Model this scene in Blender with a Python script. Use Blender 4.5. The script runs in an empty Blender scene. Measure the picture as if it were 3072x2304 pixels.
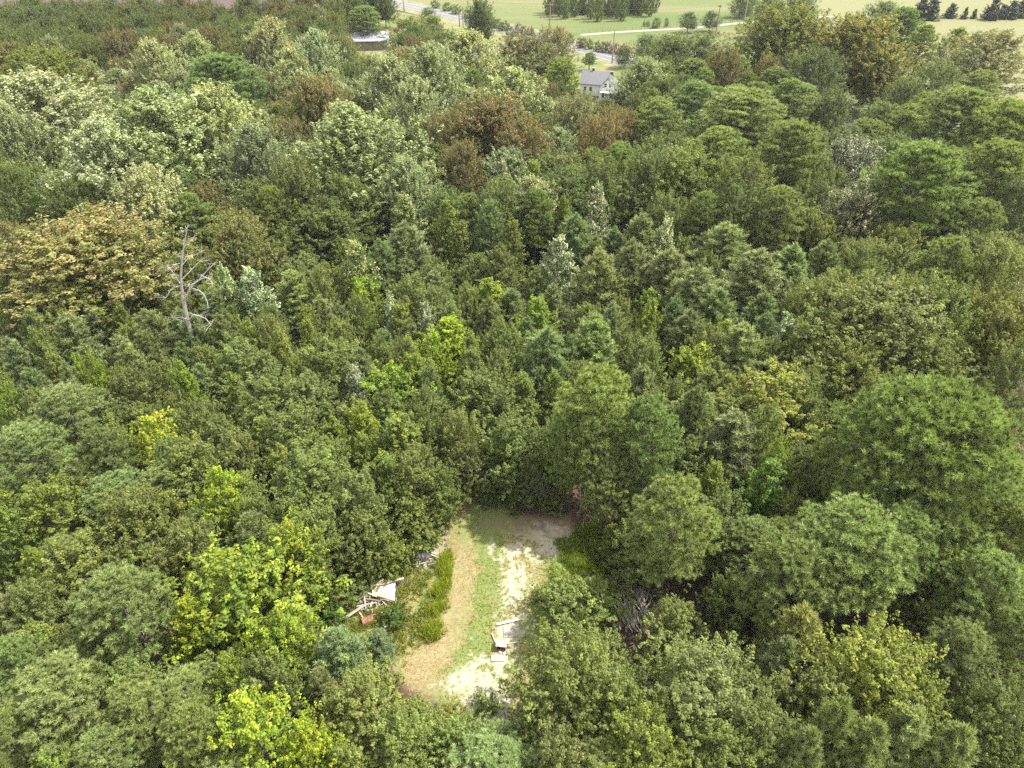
import bpy, math, random
import numpy as np
from mathutils import Vector, Matrix

# ------------------------------------------------------------------ camera, light, exposure
sc = bpy.context.scene
CAMH, PITCH, FPX = 48.0, math.radians(37), 2048.0      # metres up, tilt below the horizon, focal length for a 3072 wide frame
cam_d = bpy.data.cameras.new('camera'); cam = bpy.data.objects.new('camera', cam_d)
sc.collection.objects.link(cam)
cam.location = (0, 0, CAMH); cam.rotation_euler = (math.radians(90) - PITCH, 0, 0)
cam_d.sensor_width = 36; cam_d.lens = 24.0; cam_d.clip_start = 0.5; cam_d.clip_end = 3000
sc.camera = cam

SUN_EL, SUN_AZ = math.radians(57), math.radians(14)    # azimuth from +X towards +Y
sdir = Vector((math.cos(SUN_EL) * math.cos(SUN_AZ), math.cos(SUN_EL) * math.sin(SUN_AZ), math.sin(SUN_EL)))
w = bpy.data.worlds.new('World'); sc.world = w; w.use_nodes = True
nt = w.node_tree; nt.nodes.clear()
wo = nt.nodes.new('ShaderNodeOutputWorld'); wb = nt.nodes.new('ShaderNodeBackground'); ws = nt.nodes.new('ShaderNodeTexSky')
ws.sky_type = 'NISHITA'; ws.sun_disc = False; ws.sun_elevation = SUN_EL
ws.sun_rotation = math.pi / 2 - SUN_AZ; ws.air_density = 1.0; ws.dust_density = 2.5; ws.ozone_density = 1.0
wb.inputs[1].default_value = 0.15
cl_n = nt.nodes.new('ShaderNodeTexNoise'); cl_n.inputs['Scale'].default_value = 2.2; cl_n.inputs['Detail'].default_value = 5
cl_t = nt.nodes.new('ShaderNodeTexCoord'); nt.links.new(cl_t.outputs['Generated'], cl_n.inputs['Vector'])
cl_r = nt.nodes.new('ShaderNodeMapRange'); cl_r.inputs[1].default_value = 0.35; cl_r.inputs[2].default_value = 0.65; cl_r.inputs[3].default_value = 0.35; cl_r.inputs[4].default_value = 0.85; nt.links.new(cl_n.outputs['Fac'], cl_r.inputs[0])
cl_m = nt.nodes.new('ShaderNodeMix'); cl_m.data_type = 'RGBA'; cl_m.inputs[7].default_value = (6.2, 6.0, 5.7, 1)   # pale broken cloud
nt.links.new(cl_r.outputs[0], cl_m.inputs[0]); nt.links.new(ws.outputs[0], cl_m.inputs[6])
nt.links.new(cl_m.outputs[2], wb.inputs[0]); nt.links.new(wb.outputs[0], wo.inputs[0])
sl = bpy.data.lights.new('sun', 'SUN'); sl.energy = 3.7; sl.angle = math.radians(0.9); sl.color = (1.0, 0.96, 0.90)
so = bpy.data.objects.new('sun', sl); sc.collection.objects.link(so)
so.rotation_euler = sdir.to_track_quat('Z', 'Y').to_euler(); so.location = (40, 20, 120)
sc.view_settings.view_transform = 'Standard'; sc.view_settings.look = 'None'
sc.view_settings.exposure = 1.45; sc.view_settings.gamma = 1.0
sc.view_settings.use_curve_mapping = False
sc.render.engine = 'CYCLES'
cy = sc.cycles
cy.max_bounces = 5; cy.diffuse_bounces = 3; cy.glossy_bounces = 2; cy.transmission_bounces = 3; cy.transparent_max_bounces = 4
cy.use_denoising = False; cy.caustics_reflective = False; cy.caustics_refractive = False
cy.sample_clamp_indirect = 3.0

COL = sc.collection
random.seed(7)
RS = np.random.default_rng(11)

# ------------------------------------------------------------------ helpers
def P(u, v, z=0.0, s=1.0):
    """point at height z that stands at picture place (u, v)"""
    u *= s; v *= s
    x = (u - 1536) / FPX; y = -(v - 1152) / FPX
    dy = math.cos(PITCH) + y * math.sin(PITCH); dz = -math.sin(PITCH) + y * math.cos(PITCH)
    t = (z - CAMH) / dz
    return Vector((x * t, dy * t, z))
K = 3072 / 2212.0                                     # places read off a 2212 wide copy of the photograph
def D(u, v, z=0.0): return P(u, v, z, K)
def proj(x, y, z):
    """place in the 2212 wide picture and depth"""
    zz = z - CAMH
    dep = y * math.cos(PITCH) - zz * math.sin(PITCH)
    up = y * math.sin(PITCH) + zz * math.cos(PITCH)
    return (1536 + FPX * x / dep) / K, (1152 - FPX * up / dep) / K, dep

def mesh_np(name, V, F, mat=None, attrs=None, smooth=False):
    """V (n,3), F (m,k) with k = 3 or 4"""
    V = np.ascontiguousarray(V, dtype=np.float32); F = np.ascontiguousarray(F, dtype=np.int32)
    me = bpy.data.meshes.new(name)
    me.vertices.add(len(V)); me.vertices.foreach_set('co', V.ravel())
    m, k = F.shape
    me.loops.add(m * k); me.loops.foreach_set('vertex_index', F.ravel())
    me.polygons.add(m); me.polygons.foreach_set('loop_start', np.arange(0, m * k, k, dtype=np.int32))
    if smooth: me.polygons.foreach_set('use_smooth', np.ones(m, dtype=bool))
    if attrs:
        for an, (dom, arr) in attrs.items():
            if arr.ndim == 1:
                a = me.attributes.new(an, 'FLOAT', dom); a.data.foreach_set('value', arr.astype(np.float32))
            else:
                a = me.attributes.new(an, 'FLOAT_COLOR', dom)
                c4 = np.ones((len(arr), 4), np.float32); c4[:, :3] = arr
                a.data.foreach_set('color', c4.ravel())
    if mat: me.materials.append(mat)
    me.update(calc_edges=True)
    return me

class MB:
    """collects simple solids as one mesh"""
    def __init__(s): s.v = []; s.f = []
    def add(s, vs, fs):
        o = len(s.v); s.v += [tuple(p) for p in vs]; s.f += [tuple(i + o for i in f) for f in fs]
    def box(s, c, d, M=None, taper=1.0):
        x, y, z = d[0] / 2, d[1] / 2, d[2] / 2
        vs = [Vector((sx * x * (taper if sz > 0 else 1), sy * y * (taper if sz > 0 else 1), sz * z)) for sz in (-1, 1) for sy in (-1, 1) for sx in (-1, 1)]
        if M is not None: vs = [M @ p for p in vs]
        c = Vector(c)
        s.add([p + c for p in vs], [(0, 2, 3, 1), (4, 5, 7, 6), (0, 1, 5, 4), (1, 3, 7, 5), (3, 2, 6, 7), (2, 0, 4, 6)])
    def tube(s, pts, rad, n=6):
        pts = [Vector(p) for p in pts]; o = len(s.v)
        for i, p in enumerate(pts):
            d = (pts[min(i + 1, len(pts) - 1)] - pts[max(i - 1, 0)]).normalized()
            a = d.cross(Vector((0.3, 0.9, 0.2))).normalized(); b = d.cross(a)
            r = rad[i] if isinstance(rad, (list, tuple)) else rad
            for j in range(n):
                t = 2 * math.pi * j / n
                s.v.append(tuple(p + (a * math.cos(t) + b * math.sin(t)) * r))
        for i in range(len(pts) - 1):
            for j in range(n):
                q = o + i * n; s.f.append((q + j, q + (j + 1) % n, q + n + (j + 1) % n, q + n + j))
        s.f.append(tuple(o + j for j in range(n))[::-1]); q = o + (len(pts) - 1) * n; s.f.append(tuple(q + j for j in range(n)))
    def mesh(s, name, mat, smooth=False):
        me = bpy.data.meshes.new(name); me.from_pydata(s.v, [], s.f)
        if smooth: me.polygons.foreach_set('use_smooth', [True] * len(me.polygons))
        me.materials.append(mat); me.update(); return me
    def build(s, name, mat, parent=None, smooth=False):
        return link(name, s.mesh(name, mat, smooth), parent)

def link(name, me, parent=None, loc=None):
    o = bpy.data.objects.new(name, me); COL.objects.link(o)
    if parent is not None: o.parent = parent
    if loc is not None: o.location = loc
    return o
def tag(o, label=None, cat=None, group=None, kind=None):
    if label: o['label'] = label
    if cat: o['category'] = cat
    if group: o['group'] = group
    if kind: o['kind'] = kind
    return o
def empty(name, loc, rz=0.0, label=None, cat=None, group=None):
    o = bpy.data.objects.new(name, None); COL.objects.link(o); o.location = loc; o.rotation_euler = (0, 0, rz)
    o.empty_display_size = 0.3
    return tag(o, label, cat, group)

def vnoise(x, y, seed=0):
    """smooth value noise, about 0..1"""
    xi = np.floor(x).astype(np.int64); yi = np.floor(y).astype(np.int64)
    fx = x - xi; fy = y - yi; fx = fx * fx * (3 - 2 * fx); fy = fy * fy * (3 - 2 * fy)
    def h(a, b):
        n = (a * 374761393 + b * 668265263 + seed * 982451653) & 0x7fffffff
        n = ((n ^ (n >> 13)) * 1274126177) & 0x7fffffff
        return ((n ^ (n >> 16)) & 0xffff) / 65535.0
    return (h(xi, yi) * (1 - fx) + h(xi + 1, yi) * fx) * (1 - fy) + (h(xi, yi + 1) * (1 - fx) + h(xi + 1, yi + 1) * fx) * fy
def fbm(x, y, seed=0, o=4):
    s = 0; a = 0.5; t = 0
    for i in range(o):
        s = s + a * vnoise(x * 2 ** i, y * 2 ** i, seed + i); t += a; a *= 0.55
    return s / t
def sstep(a, b, x): t = np.clip((x - a) / (b - a), 0, 1); return t * t * (3 - 2 * t)
def inpoly(px, py, poly):
    px = np.asarray(px, float); py = np.asarray(py, float); r = np.zeros(px.shape, bool)
    n = len(poly)
    for i in range(n):
        x1, y1 = poly[i]; x2, y2 = poly[(i + 1) % n]
        c = ((y1 > py) != (y2 > py)) & (px < (x2 - x1) * (py - y1) / (y2 - y1 + 1e-12) + x1)
        r ^= c
    return r

# ------------------------------------------------------------------ materials
def mat_new(name):
    m = bpy.data.materials.new(name); m.use_nodes = True
    n = m.node_tree.nodes; l = m.node_tree.links; b = n['Principled BSDF']
    return m, n, l, b
def mat_simple(name, col, rough=0.8, var=0.25, scale=3.0, col2=None, metal=0.0, bump=0.0, stretch=None):
    m, n, l, b = mat_new(name)
    tc = n.new('ShaderNodeTexCoord'); mp = n.new('ShaderNodeMapping'); l.new(tc.outputs['Object'], mp.inputs[0])
    if stretch: mp.inputs['Scale'].default_value = stretch
    nz = n.new('ShaderNodeTexNoise'); nz.inputs['Scale'].default_value = scale; nz.inputs['Detail'].default_value = 5; l.new(mp.outputs[0], nz.inputs['Vector'])
    cr = n.new('ShaderNodeValToRGB'); l.new(nz.outputs['Fac'], cr.inputs[0])
    c2 = col2 or tuple(c * (1 - var * 1.6) for c in col)
    cr.color_ramp.elements[0].position = 0.35; cr.color_ramp.elements[1].position = 0.65
    cr.color_ramp.elements[0].color = (*c2, 1); cr.color_ramp.elements[1].color = (*col, 1)
    l.new(cr.outputs[0], b.inputs['Base Color']); b.inputs['Roughness'].default_value = rough; b.inputs['Metallic'].default_value = metal
    if bump:
        bp = n.new('ShaderNodeBump'); bp.inputs['Strength'].default_value = bump; bp.inputs['Distance'].default_value = 0.03
        l.new(nz.outputs['Fac'], bp.inputs['Height']); l.new(bp.outputs[0], b.inputs['Normal'])
    return m
def mat_leaf(name, base, second, trans=0.35, rough=0.55, spec=0.22, tcol=(0.9, 1.0, 0.35)):
    """leaf colours: 'tone' varies each leaf, 'mixc' blends to the second leaf colour; the object's colour tints the tree"""
    m, n, l, b = mat_new(name)
    a1 = n.new('ShaderNodeAttribute'); a1.attribute_name = 'tone'; a2 = n.new('ShaderNodeAttribute'); a2.attribute_name = 'mixc'
    mx = n.new('ShaderNodeMix'); mx.data_type = 'RGBA'; mx.inputs[6].default_value = (*base, 1); mx.inputs[7].default_value = (*second, 1)
    l.new(a2.outputs['Fac'], mx.inputs[0])
    ob = n.new('ShaderNodeObjectInfo')
    m1 = n.new('ShaderNodeMix'); m1.data_type = 'RGBA'; m1.blend_type = 'MULTIPLY'; m1.inputs[0].default_value = 1
    l.new(mx.outputs[2], m1.inputs[6]); l.new(ob.outputs['Color'], m1.inputs[7])
    m2 = n.new('ShaderNodeVectorMath'); m2.operation = 'SCALE'; l.new(m1.outputs[2], m2.inputs[0]); l.new(a1.outputs['Fac'], m2.inputs['Scale'])
    l.new(m2.outputs[0], b.inputs['Base Color']); b.inputs['Roughness'].default_value = rough; b.inputs['Specular IOR Level'].default_value = spec
    tr = n.new('ShaderNodeBsdfTranslucent'); m3 = n.new('ShaderNodeMix'); m3.data_type = 'RGBA'; m3.blend_type = 'MULTIPLY'; m3.inputs[0].default_value = 1
    l.new(m2.outputs[0], m3.inputs[6]); m3.inputs[7].default_value = (tcol[0] * 1.5, tcol[1] * 1.5, tcol[2] * 1.5, 1); l.new(m3.outputs[2], tr.inputs['Color'])
    ms = n.new('ShaderNodeMixShader'); ms.inputs[0].default_value = trans
    l.new(b.outputs[0], ms.inputs[1]); l.new(tr.outputs[0], ms.inputs[2]); l.new(ms.outputs[0], n['Material Output'].inputs[0])
    return m
def mat_attr(name, rough=0.9, fine=14.0, amt=0.35, bump=0.4):
    """ground whose colour map is stored on the mesh, with fine grain on top"""
    m, n, l, b = mat_new(name)
    a = n.new('ShaderNodeAttribute'); a.attribute_name = 'ground_color'
    tc = n.new('ShaderNodeTexCoord'); nz = n.new('ShaderNodeTexNoise'); nz.inputs['Scale'].default_value = fine; nz.inputs['Detail'].default_value = 6
    nz.inputs['Roughness'].default_value = 0.75
    l.new(tc.outputs['Object'], nz.inputs['Vector'])
    mr = n.new('ShaderNodeMapRange'); mr.inputs[1].default_value = 0.3; mr.inputs[2].default_value = 0.7; mr.inputs[3].default_value = 1 - amt; mr.inputs[4].default_value = 1 + amt
    l.new(nz.outputs['Fac'], mr.inputs[0])
    vs = n.new('ShaderNodeVectorMath'); vs.operation = 'SCALE'; l.new(a.outputs['Color'], vs.inputs[0]); l.new(mr.outputs[0], vs.inputs['Scale'])
    l.new(vs.outputs[0], b.inputs['Base Color']); b.inputs['Roughness'].default_value = rough; b.inputs['Specular IOR Level'].default_value = 0.2
    bp = n.new('ShaderNodeBump'); bp.inputs['Strength'].default_value = bump; bp.inputs['Distance'].default_value = 0.05
    l.new(nz.outputs['Fac'], bp.inputs['Height']); l.new(bp.outputs[0], b.inputs['Normal'])
    return m

M = {}
M['oak'] = mat_leaf('oak_leaves', (0.107, 0.142, 0.037), (0.169, 0.201, 0.061))
M['olive'] = mat_leaf('olive_oak_leaves', (0.138, 0.163, 0.036), (0.218, 0.248, 0.059))
M['elm'] = mat_leaf('small_elm_leaves', (0.130, 0.163, 0.038), (0.193, 0.233, 0.063))
M['rust'] = mat_leaf('rust_tipped_leaves', (0.114, 0.137, 0.035), (0.246, 0.181, 0.075), tcol=(1.0, .9, .5))
M['tan'] = mat_leaf('tan_tipped_leaves', (0.110, 0.143, 0.036), (0.269, 0.236, 0.099), tcol=(1.0, .9, .5))
M['orange'] = mat_leaf('orange_green_leaves', (0.116, 0.16, 0.027), (0.242, 0.226, 0.043), tcol=(1.0, .95, .4))
M['pale'] = mat_leaf('pale_poplar_leaves', (0.154, 0.191, 0.066), (0.421, 0.453, 0.250), rough=0.45, tcol=(.95, 1, .5))
M['silver'] = mat_leaf('silver_backed_leaves', (0.094, 0.158, 0.048), (0.594, 0.598, 0.368), rough=0.5, tcol=(.9, 1, .6))
M['creamoak'] = mat_leaf('cream_backed_oak_leaves', (0.065, 0.095, 0.037), (0.450, 0.413, 0.297), rough=0.5, trans=0.2)
M['gum'] = mat_leaf('sweetgum_leaves', (0.109, 0.160, 0.034), (0.229, 0.256, 0.040))
M['lime'] = mat_leaf('lime_leaves', (0.139, 0.201, 0.027), (0.270, 0.328, 0.043), trans=0.42)
M['yellow'] = mat_leaf('yellowing_leaves', (0.162, 0.226, 0.024), (0.370, 0.404, 0.038), trans=0.42)
M['pine'] = mat_leaf('pine_needles', (0.158, 0.205, 0.062), (0.252, 0.317, 0.097), trans=0.30, rough=0.45, spec=0.3)
M['ypine'] = mat_leaf('young_pine_needles', (0.156, 0.194, 0.068), (0.247, 0.302, 0.122), trans=0.30, rough=0.45, spec=0.3)
M['cedar'] = mat_leaf('cedar_foliage', (0.041, 0.058, 0.026), (0.068, 0.090, 0.032), trans=0.15)
M['grey_brush'] = mat_leaf('grey_dry_foliage', (0.203, 0.140, 0.115), (0.239, 0.181, 0.154), trans=0.2, tcol=(1, .85, .7))
M['grass'] = mat_leaf('grass_blades', (0.159, 0.226, 0.029), (0.324, 0.327, 0.068), trans=0.4)
M['bark'] = mat_simple('bark', (0.20, 0.165, 0.13), 0.9, 0.3, 6, bump=0.6, stretch=(1, 1, .25))
M['pinebark'] = mat_simple('pine_bark', (0.13, 0.10, 0.08), 0.9, 0.35, 7, bump=0.6, stretch=(1, 1, .3))
M['palebark'] = mat_simple('pale_bark', (0.197, 0.180, 0.153), 0.9, 0.25, 6, stretch=(1, 1, .25))
M['deadwood'] = mat_simple('weathered_deadwood', (0.363, 0.328, 0.281), 0.85, 0.2, 5)
M['greywood'] = mat_simple('grey_weathered_wood', (0.350, 0.308, 0.252), 0.85, 0.25, 4, stretch=(6, 6, 1))
M['board'] = mat_simple('pale_lumber', (0.449, 0.387, 0.293), 0.8, 0.2, 4, stretch=(.6, 8, 8))
M['darkwood'] = mat_simple('dark_rotten_wood', (0.20, 0.155, 0.12), 0.9, 0.3, 5, stretch=(.6, 8, 8))
M['whitepaint'] = mat_simple('white_paint', (0.82, 0.82, 0.82), 0.5, 0.05, 3)
M['sheet'] = mat_simple('white_plastic_sheet', (0.548, 0.562, 0.576), 0.35, 0.12, 2.0, bump=0.5)
M['rust'+'metal'] = mat_simple('rusty_metal', (0.33, 0.17, 0.10), 0.8, 0.3, 5, col2=(0.13, 0.06, 0.04), metal=0.2)
M['redrust'] = mat_simple('orange_rusty_sheet', (0.55, 0.33, 0.20), 0.75, 0.2, 2, col2=(0.33, 0.15, 0.07), stretch=(1, 6, 1))
M['metalroof'] = mat_simple('galvanised_roof', (0.363, 0.374, 0.410), 0.4, 0.10, 1.5, metal=0.3)
M['block'] = mat_simple('concrete_block', (0.324, 0.293, 0.256), 0.9, 0.2, 6, bump=0.3)
M['shingle'] = mat_simple('grey_shingles', (0.176, 0.176, 0.187), 0.9, 0.2, 8)
M['brickc'] = mat_simple('chimney_brick', (0.30, 0.13, 0.10), 0.9, 0.3, 9)
M['glassd'] = mat_simple('dark_window_glass', (0.04, 0.05, 0.06), 0.1, 0.1, 1)
M['white_siding'] = mat_simple('white_siding', (0.82, 0.82, 0.82), 0.6, 0.05, 2)
M['pole'] = mat_simple('pole_wood', (0.30, 0.20, 0.16), 0.9, 0.25, 3)
M['wire'] = mat_simple('wire_metal', (0.10, 0.10, 0.10), 0.6, 0.1, 3)
M['asphalt'] = mat_simple('worn_asphalt', (0.140, 0.138, 0.145), 0.9, 0.10, 0.6)
M['paint_y'] = mat_simple('faded_yellow_line', (0.390, 0.312, 0.125), 0.8, 0.2, 2)
M['paint_w'] = mat_simple('faded_white_line', (0.387, 0.387, 0.374), 0.8, 0.2, 2)
M['drive'] = mat_simple('gravel_drive', (0.257, 0.220, 0.178), 0.95, 0.12, 2)
M['verge'] = mat_simple('dry_verge', (0.197, 0.172, 0.086), 0.95, 0.3, .25, col2=(0.094, 0.125, 0.030))
M['lawn'] = mat_simple('lawn', (0.170, 0.146, 0.057), 0.95, 0.2, 0.10, col2=(0.081, 0.126, 0.020))
M['stone'] = mat_simple('pale_stone', (0.421, 0.386, 0.328), 0.9, 0.2, 4)

# forest floor
gm, gn, gl, gb = mat_new('forest_floor')
tc = gn.new('ShaderNodeTexCoord'); n1 = gn.new('ShaderNodeTexNoise'); n1.inputs['Scale'].default_value = 0.6; n1.inputs['Detail'].default_value = 8; n1.inputs['Roughness'].default_value = 0.7
gl.new(tc.outputs['Object'], n1.inputs['Vector']); cr = gn.new('ShaderNodeValToRGB'); gl.new(n1.outputs['Fac'], cr.inputs[0])
e = cr.color_ramp.elements; e[0].position = 0.3; e[0].color = (0.030, 0.020, 0.013, 1); e[1].position = 0.72; e[1].color = (0.072, 0.046, 0.032, 1)
x = e.new(0.52); x.color = (0.06, 0.034, 0.024, 1)
gl.new(cr.outputs[0], gb.inputs['Base Color']); gb.inputs['Roughness'].default_value = 0.95
bp = gn.new('ShaderNodeBump'); bp.inputs['Strength'].default_value = 0.7; bp.inputs['Distance'].default_value = 0.1; gl.new(n1.outputs['Fac'], bp.inputs['Height']); gl.new(bp.outputs[0], gb.inputs['Normal'])

# pasture
pm, pn, pl, pb = mat_new('pasture')
tc = pn.new('ShaderNodeTexCoord'); mp = pn.new('ShaderNodeMapping'); mp.inputs['Scale'].default_value = (0.010, 0.028, 1); mp.inputs['Rotation'].default_value = (0, 0, 0.12)
pl.new(tc.outputs['Object'], mp.inputs[0])
n1 = pn.new('ShaderNodeTexNoise'); n1.inputs['Scale'].default_value = 1.0; n1.inputs['Detail'].default_value = 7; n1.inputs['Roughness'].default_value = 0.62; pl.new(mp.outputs[0], n1.inputs['Vector'])
cr = pn.new('ShaderNodeValToRGB'); pl.new(n1.outputs['Fac'], cr.inputs[0]); e = cr.color_ramp.elements
e[0].position = 0.36; e[0].color = (0.088, 0.119, 0.037, 1); e[1].position = 0.66; e[1].color = (0.163, 0.146, 0.075, 1); x = e.new(0.52); x.color = (0.119, 0.136, 0.051, 1)
# drier towards the east
sx = pn.new('ShaderNodeSeparateXYZ'); pl.new(tc.outputs['Object'], sx.inputs[0]); mr = pn.new('ShaderNodeMapRange')
mr.inputs[1].default_value = 90; mr.inputs[2].default_value = 130; mr.inputs[3].default_value = 0; mr.inputs[4].default_value = 0.8; pl.new(sx.outputs[0], mr.inputs[0])
mx = pn.new('ShaderNodeMix'); mx.data_type = 'RGBA'; mx.inputs[7].default_value = (0.165, 0.160, 0.078, 1); pl.new(mr.outputs[0], mx.inputs[0]); pl.new(cr.outputs[0], mx.inputs[6])
n2 = pn.new('ShaderNodeTexNoise'); n2.inputs['Scale'].default_value = 1.5; n2.inputs['Detail'].default_value = 4; pl.new(tc.outputs['Object'], n2.inputs['Vector'])
m2 = pn.new('ShaderNodeMapRange'); m2.inputs[3].default_value = 0.8; m2.inputs[4].default_value = 1.2; pl.new(n2.outputs['Fac'], m2.inputs[0])
vs = pn.new('ShaderNodeVectorMath'); vs.operation = 'SCALE'; pl.new(mx.outputs[2], vs.inputs[0]); pl.new(m2.outputs[0], vs.inputs['Scale'])
pl.new(vs.outputs[0], pb.inputs['Base Color']); pb.inputs['Roughness'].default_value = 0.95; pb.inputs['Specular IOR Level'].default_value = 0.1

# ------------------------------------------------------------------ setting: ground, pasture, road, lawn, clearing
def sheet(name, pts, z, mat, sub=None):
    mb = MB(); mb.add([(p[0], p[1], z) for p in pts], [tuple(range(len(pts)))])
    o = mb.build(name, mat); o['kind'] = 'structure'; return o
mb = MB(); mb.add([(-740, -55, 0), (740, -55, 0), (740, 1330, 0), (-740, 1330, 0)], [(0, 1, 2, 3)])
g = mb.build('ground', gm); tag(g, kind='structure')

road_c = [P(*p) for p in [(820, -60), (1010, -30), (1181, 10), (1344, 52), (1507, 87), (1600, 108), (1740, 140), (1832, 165), (1960, 205), (2150, 270)]]
# straighten into a smooth polyline
rx = np.array([p.x for p in road_c]); ry = np.array([p.y for p in road_c])
pf = np.polyfit(rx, ry, 2); rxs = np.linspace(-190, 120, 60); rys = np.polyval(pf, rxs)
RC = [Vector((a, b, 0)) for a, b in zip(rxs, rys)]
def strip(name, off0, off1, z, mat, dash=None, extra=None):
    mb = MB()
    for i in range(len(RC) - 1):
        d = (RC[i + 1] - RC[i]).normalized(); nrm = Vector((-d.y, d.x, 0))
        d2 = (RC[min(i + 2, len(RC) - 1)] - RC[max(i, 0)]).normalized(); nrm2 = Vector((-d2.y, d2.x, 0)) if i + 2 < len(RC) else nrm
        d0 = (RC[i + 1] - RC[max(i - 1, 0)]).normalized(); nrm1 = Vector((-d0.y, d0.x, 0))
        q = [RC[i] + nrm1 * off0, RC[i + 1] + nrm2 * off0, RC[i + 1] + nrm2 * off1, RC[i] + nrm1 * off1]
        mb.add([(p.x, p.y, z) for p in q], [(0, 1, 2, 3)])
    return mb.build(name, mat)
# pasture: everything beyond the road, and beyond the wood in the east
past = [(-160, 520), (-125, 470)] + [(a + 3.5, b + 5) for a, b in zip(rxs[14:], rys[14:])] + [(130, 150), (165, 120), (735, 60), (735, 1325), (-300, 1325)]
sheet('pasture', past, 0.03, pm)
sheet('lawn', [(-75, 345), (-45, 322), (-20, 298), (0, 278), (30, 235), (44, 214), (60, 175), (30, 150), (5, 152), (-22, 200), (-60, 235), (-80, 290)], 0.035, M['lawn'])
tag(strip('verge', -9.5, 9.0, 0.05, M['verge']), kind='structure')
tag(strip('road', -4.6, 4.6, 0.09, M['asphalt']), kind='structure')
tag(strip('road_centre_line', -0.22, 0.22, 0.10, M['paint_y']), kind='structure')
tag(strip('road_edge_line', 3.75, 4.0, 0.10, M['paint_w']), kind='structure')
tag(strip('road_edge_line', -4.0, -3.75, 0.10, M['paint_w']), kind='structure')
def pathstrip(name, pts, wd, z, mat):
    mb = MB()
    L = []
    for i, p in enumerate(pts):
        d = (pts[min(i + 1, len(pts) - 1)] - pts[max(i - 1, 0)]).normalized(); n = Vector((-d.y, d.x, 0)) * wd / 2
        L += [p + n, p - n]
    mb.add([(p.x, p.y, z) for p in L], [(2 * i, 2 * i + 1, 2 * i + 3, 2 * i + 2) for i in range(len(pts) - 1)])
    o = mb.build(name, mat); o['kind'] = 'structure'; return o
farm = [D(*p) for p in [(1255, 76), (1330, 70), (1420, 65), (1490, 61), (1560, 54), (1640, 46), (1720, 40), (1800, 36)]]
pathstrip('farm_track', farm, 3.4, 0.07, M['drive'])
pathstrip('driveway', [D(1128, 96), D(1095, 103), D(1060, 108), D(1000, 112)], 3.2, 0.075, M['drive'])

# clearing with its colour map: sand, dry mown strip, green middle
Z0 = 0.03
CLEAR = [(965, 1030), (1010, 1040), (1075, 1085), (1140, 1110), (1235, 1110), (1250, 1150), (1265, 1200), (1290, 1240), (1275, 1300), (1240, 1340), (1215, 1400), (1190, 1460), (1150, 1520), (1130, 1640), (1080, 1650), (1020, 1580), (930, 1530), (850, 1470), (740, 1400), (700, 1360), (730, 1310), (790, 1240), (850, 1180), (900, 1130), (940, 1080)]
cp = [D(*p) for p in CLEAR]; cxy = [(p.x, p.y) for p in cp]
N1, N2 = 190, 330
gx = np.linspace(-17, 13, N1); gy = np.linspace(18, 53, N2); GX, GY = np.meshgrid(gx, gy, indexing='ij')
XX = GX.ravel(); YY = GY.ravel()
# picture place of each ground point is only used to read the plan off the photograph
dep = YY * math.cos(PITCH) + CAMH * math.sin(PITCH); up = YY * math.sin(PITCH) - CAMH * math.cos(PITCH)
UU = (1536 + FPX * XX / dep) / K; VV = (1152 - FPX * up / dep) / K
na = fbm(XX * 0.55, YY * 0.35, 3); nb = fbm(XX * 2.2, YY * 1.6, 9); nc = fbm(XX * 6, YY * 5, 21)
dirt = np.array([0.16, 0.105, 0.075]); straw = np.array([0.075, 0.042, 0.03]); sand = np.array([0.36, 0.32, 0.25]); tan = np.array([0.22, 0.19, 0.09]); grn = np.array([0.135, 0.165, 0.05]); dgrn = np.array([0.07, 0.10, 0.027])
def lerp(a, b, t): return a * (1 - t[:, None]) + b * t[:, None]
col = np.tile(tan, (len(XX), 1)).astype(float)
green = sstep(0.42, 0.58, na * 0.6 + nb * 0.4 + 0.16 * np.exp(-((UU - 1050) / 55) ** 2))
col = lerp(col, grn, green); col = lerp(col, dgrn, sstep(0.55, 0.7, nc * 0.5 + nb * 0.5) * green * 0.6)
cx_s = np.interp(VV, [1100, 1200, 1300, 1400, 1480, 1560], [1180, 1120, 1110, 1090, 1030, 1075])
wd_s = np.interp(VV, [1100, 1200, 1300, 1400, 1480, 1560], [60, 75, 55, 55, 110, 45])
sd = np.exp(-((UU - cx_s) / wd_s) ** 2)
sandm = sstep(0.60, 0.78, nb * 0.45 + nc * 0.35 + sd * 0.34 + (na - .5) * .35)
sandm *= sstep(1120, 1180, VV)
def blob(u, v, a, b): return np.exp(-(((UU - u) / a) ** 2 + ((VV - v) / b) ** 2) ** 1.5)
sandm = np.maximum(sandm, np.clip(1.5 * (blob(1108, 1190, 20, 12) + blob(1200, 1160, 42, 26) + blob(1182, 1193, 22, 10) + blob(1097, 1368, 22, 24) + blob(1080, 1425, 20, 14) + blob(1000, 1462, 26, 12) + blob(1020, 1480, 50, 20) + blob(1175, 1145, 30, 14)+ blob(1395, 1380, 30, 25)+ blob(1090, 1530, 22, 26)) * (0.55 + nc), 0, 1))
nd = fbm(XX * 9, YY * 8, 41, 3); sandm = sandm * sstep(.30, .56, nd * .6 + nc * .4 + .06); col = lerp(col, sand, sandm * (0.6 + 0.4 * nc))
# tan mown strip with wheel tracks down the left side
ts = np.interp(VV, [1080, 1200, 1300, 1400, 1450], [985, 995, 985, 955, 905])
tmask = np.exp(-((UU - ts + 26 * (na - .5) + 30 * (nb - .5)) / np.interp(VV, [1080, 1450], [24, 50])) ** 4) * sstep(.3, .5, nb * .6 + nc * .4 + .08)
tanv = np.array([0.24, 0.20, 0.105]); col = lerp(col, np.where((nc[:, None] > .52), tanv * 1.08, tanv * 0.82), tmask * 0.75)
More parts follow.
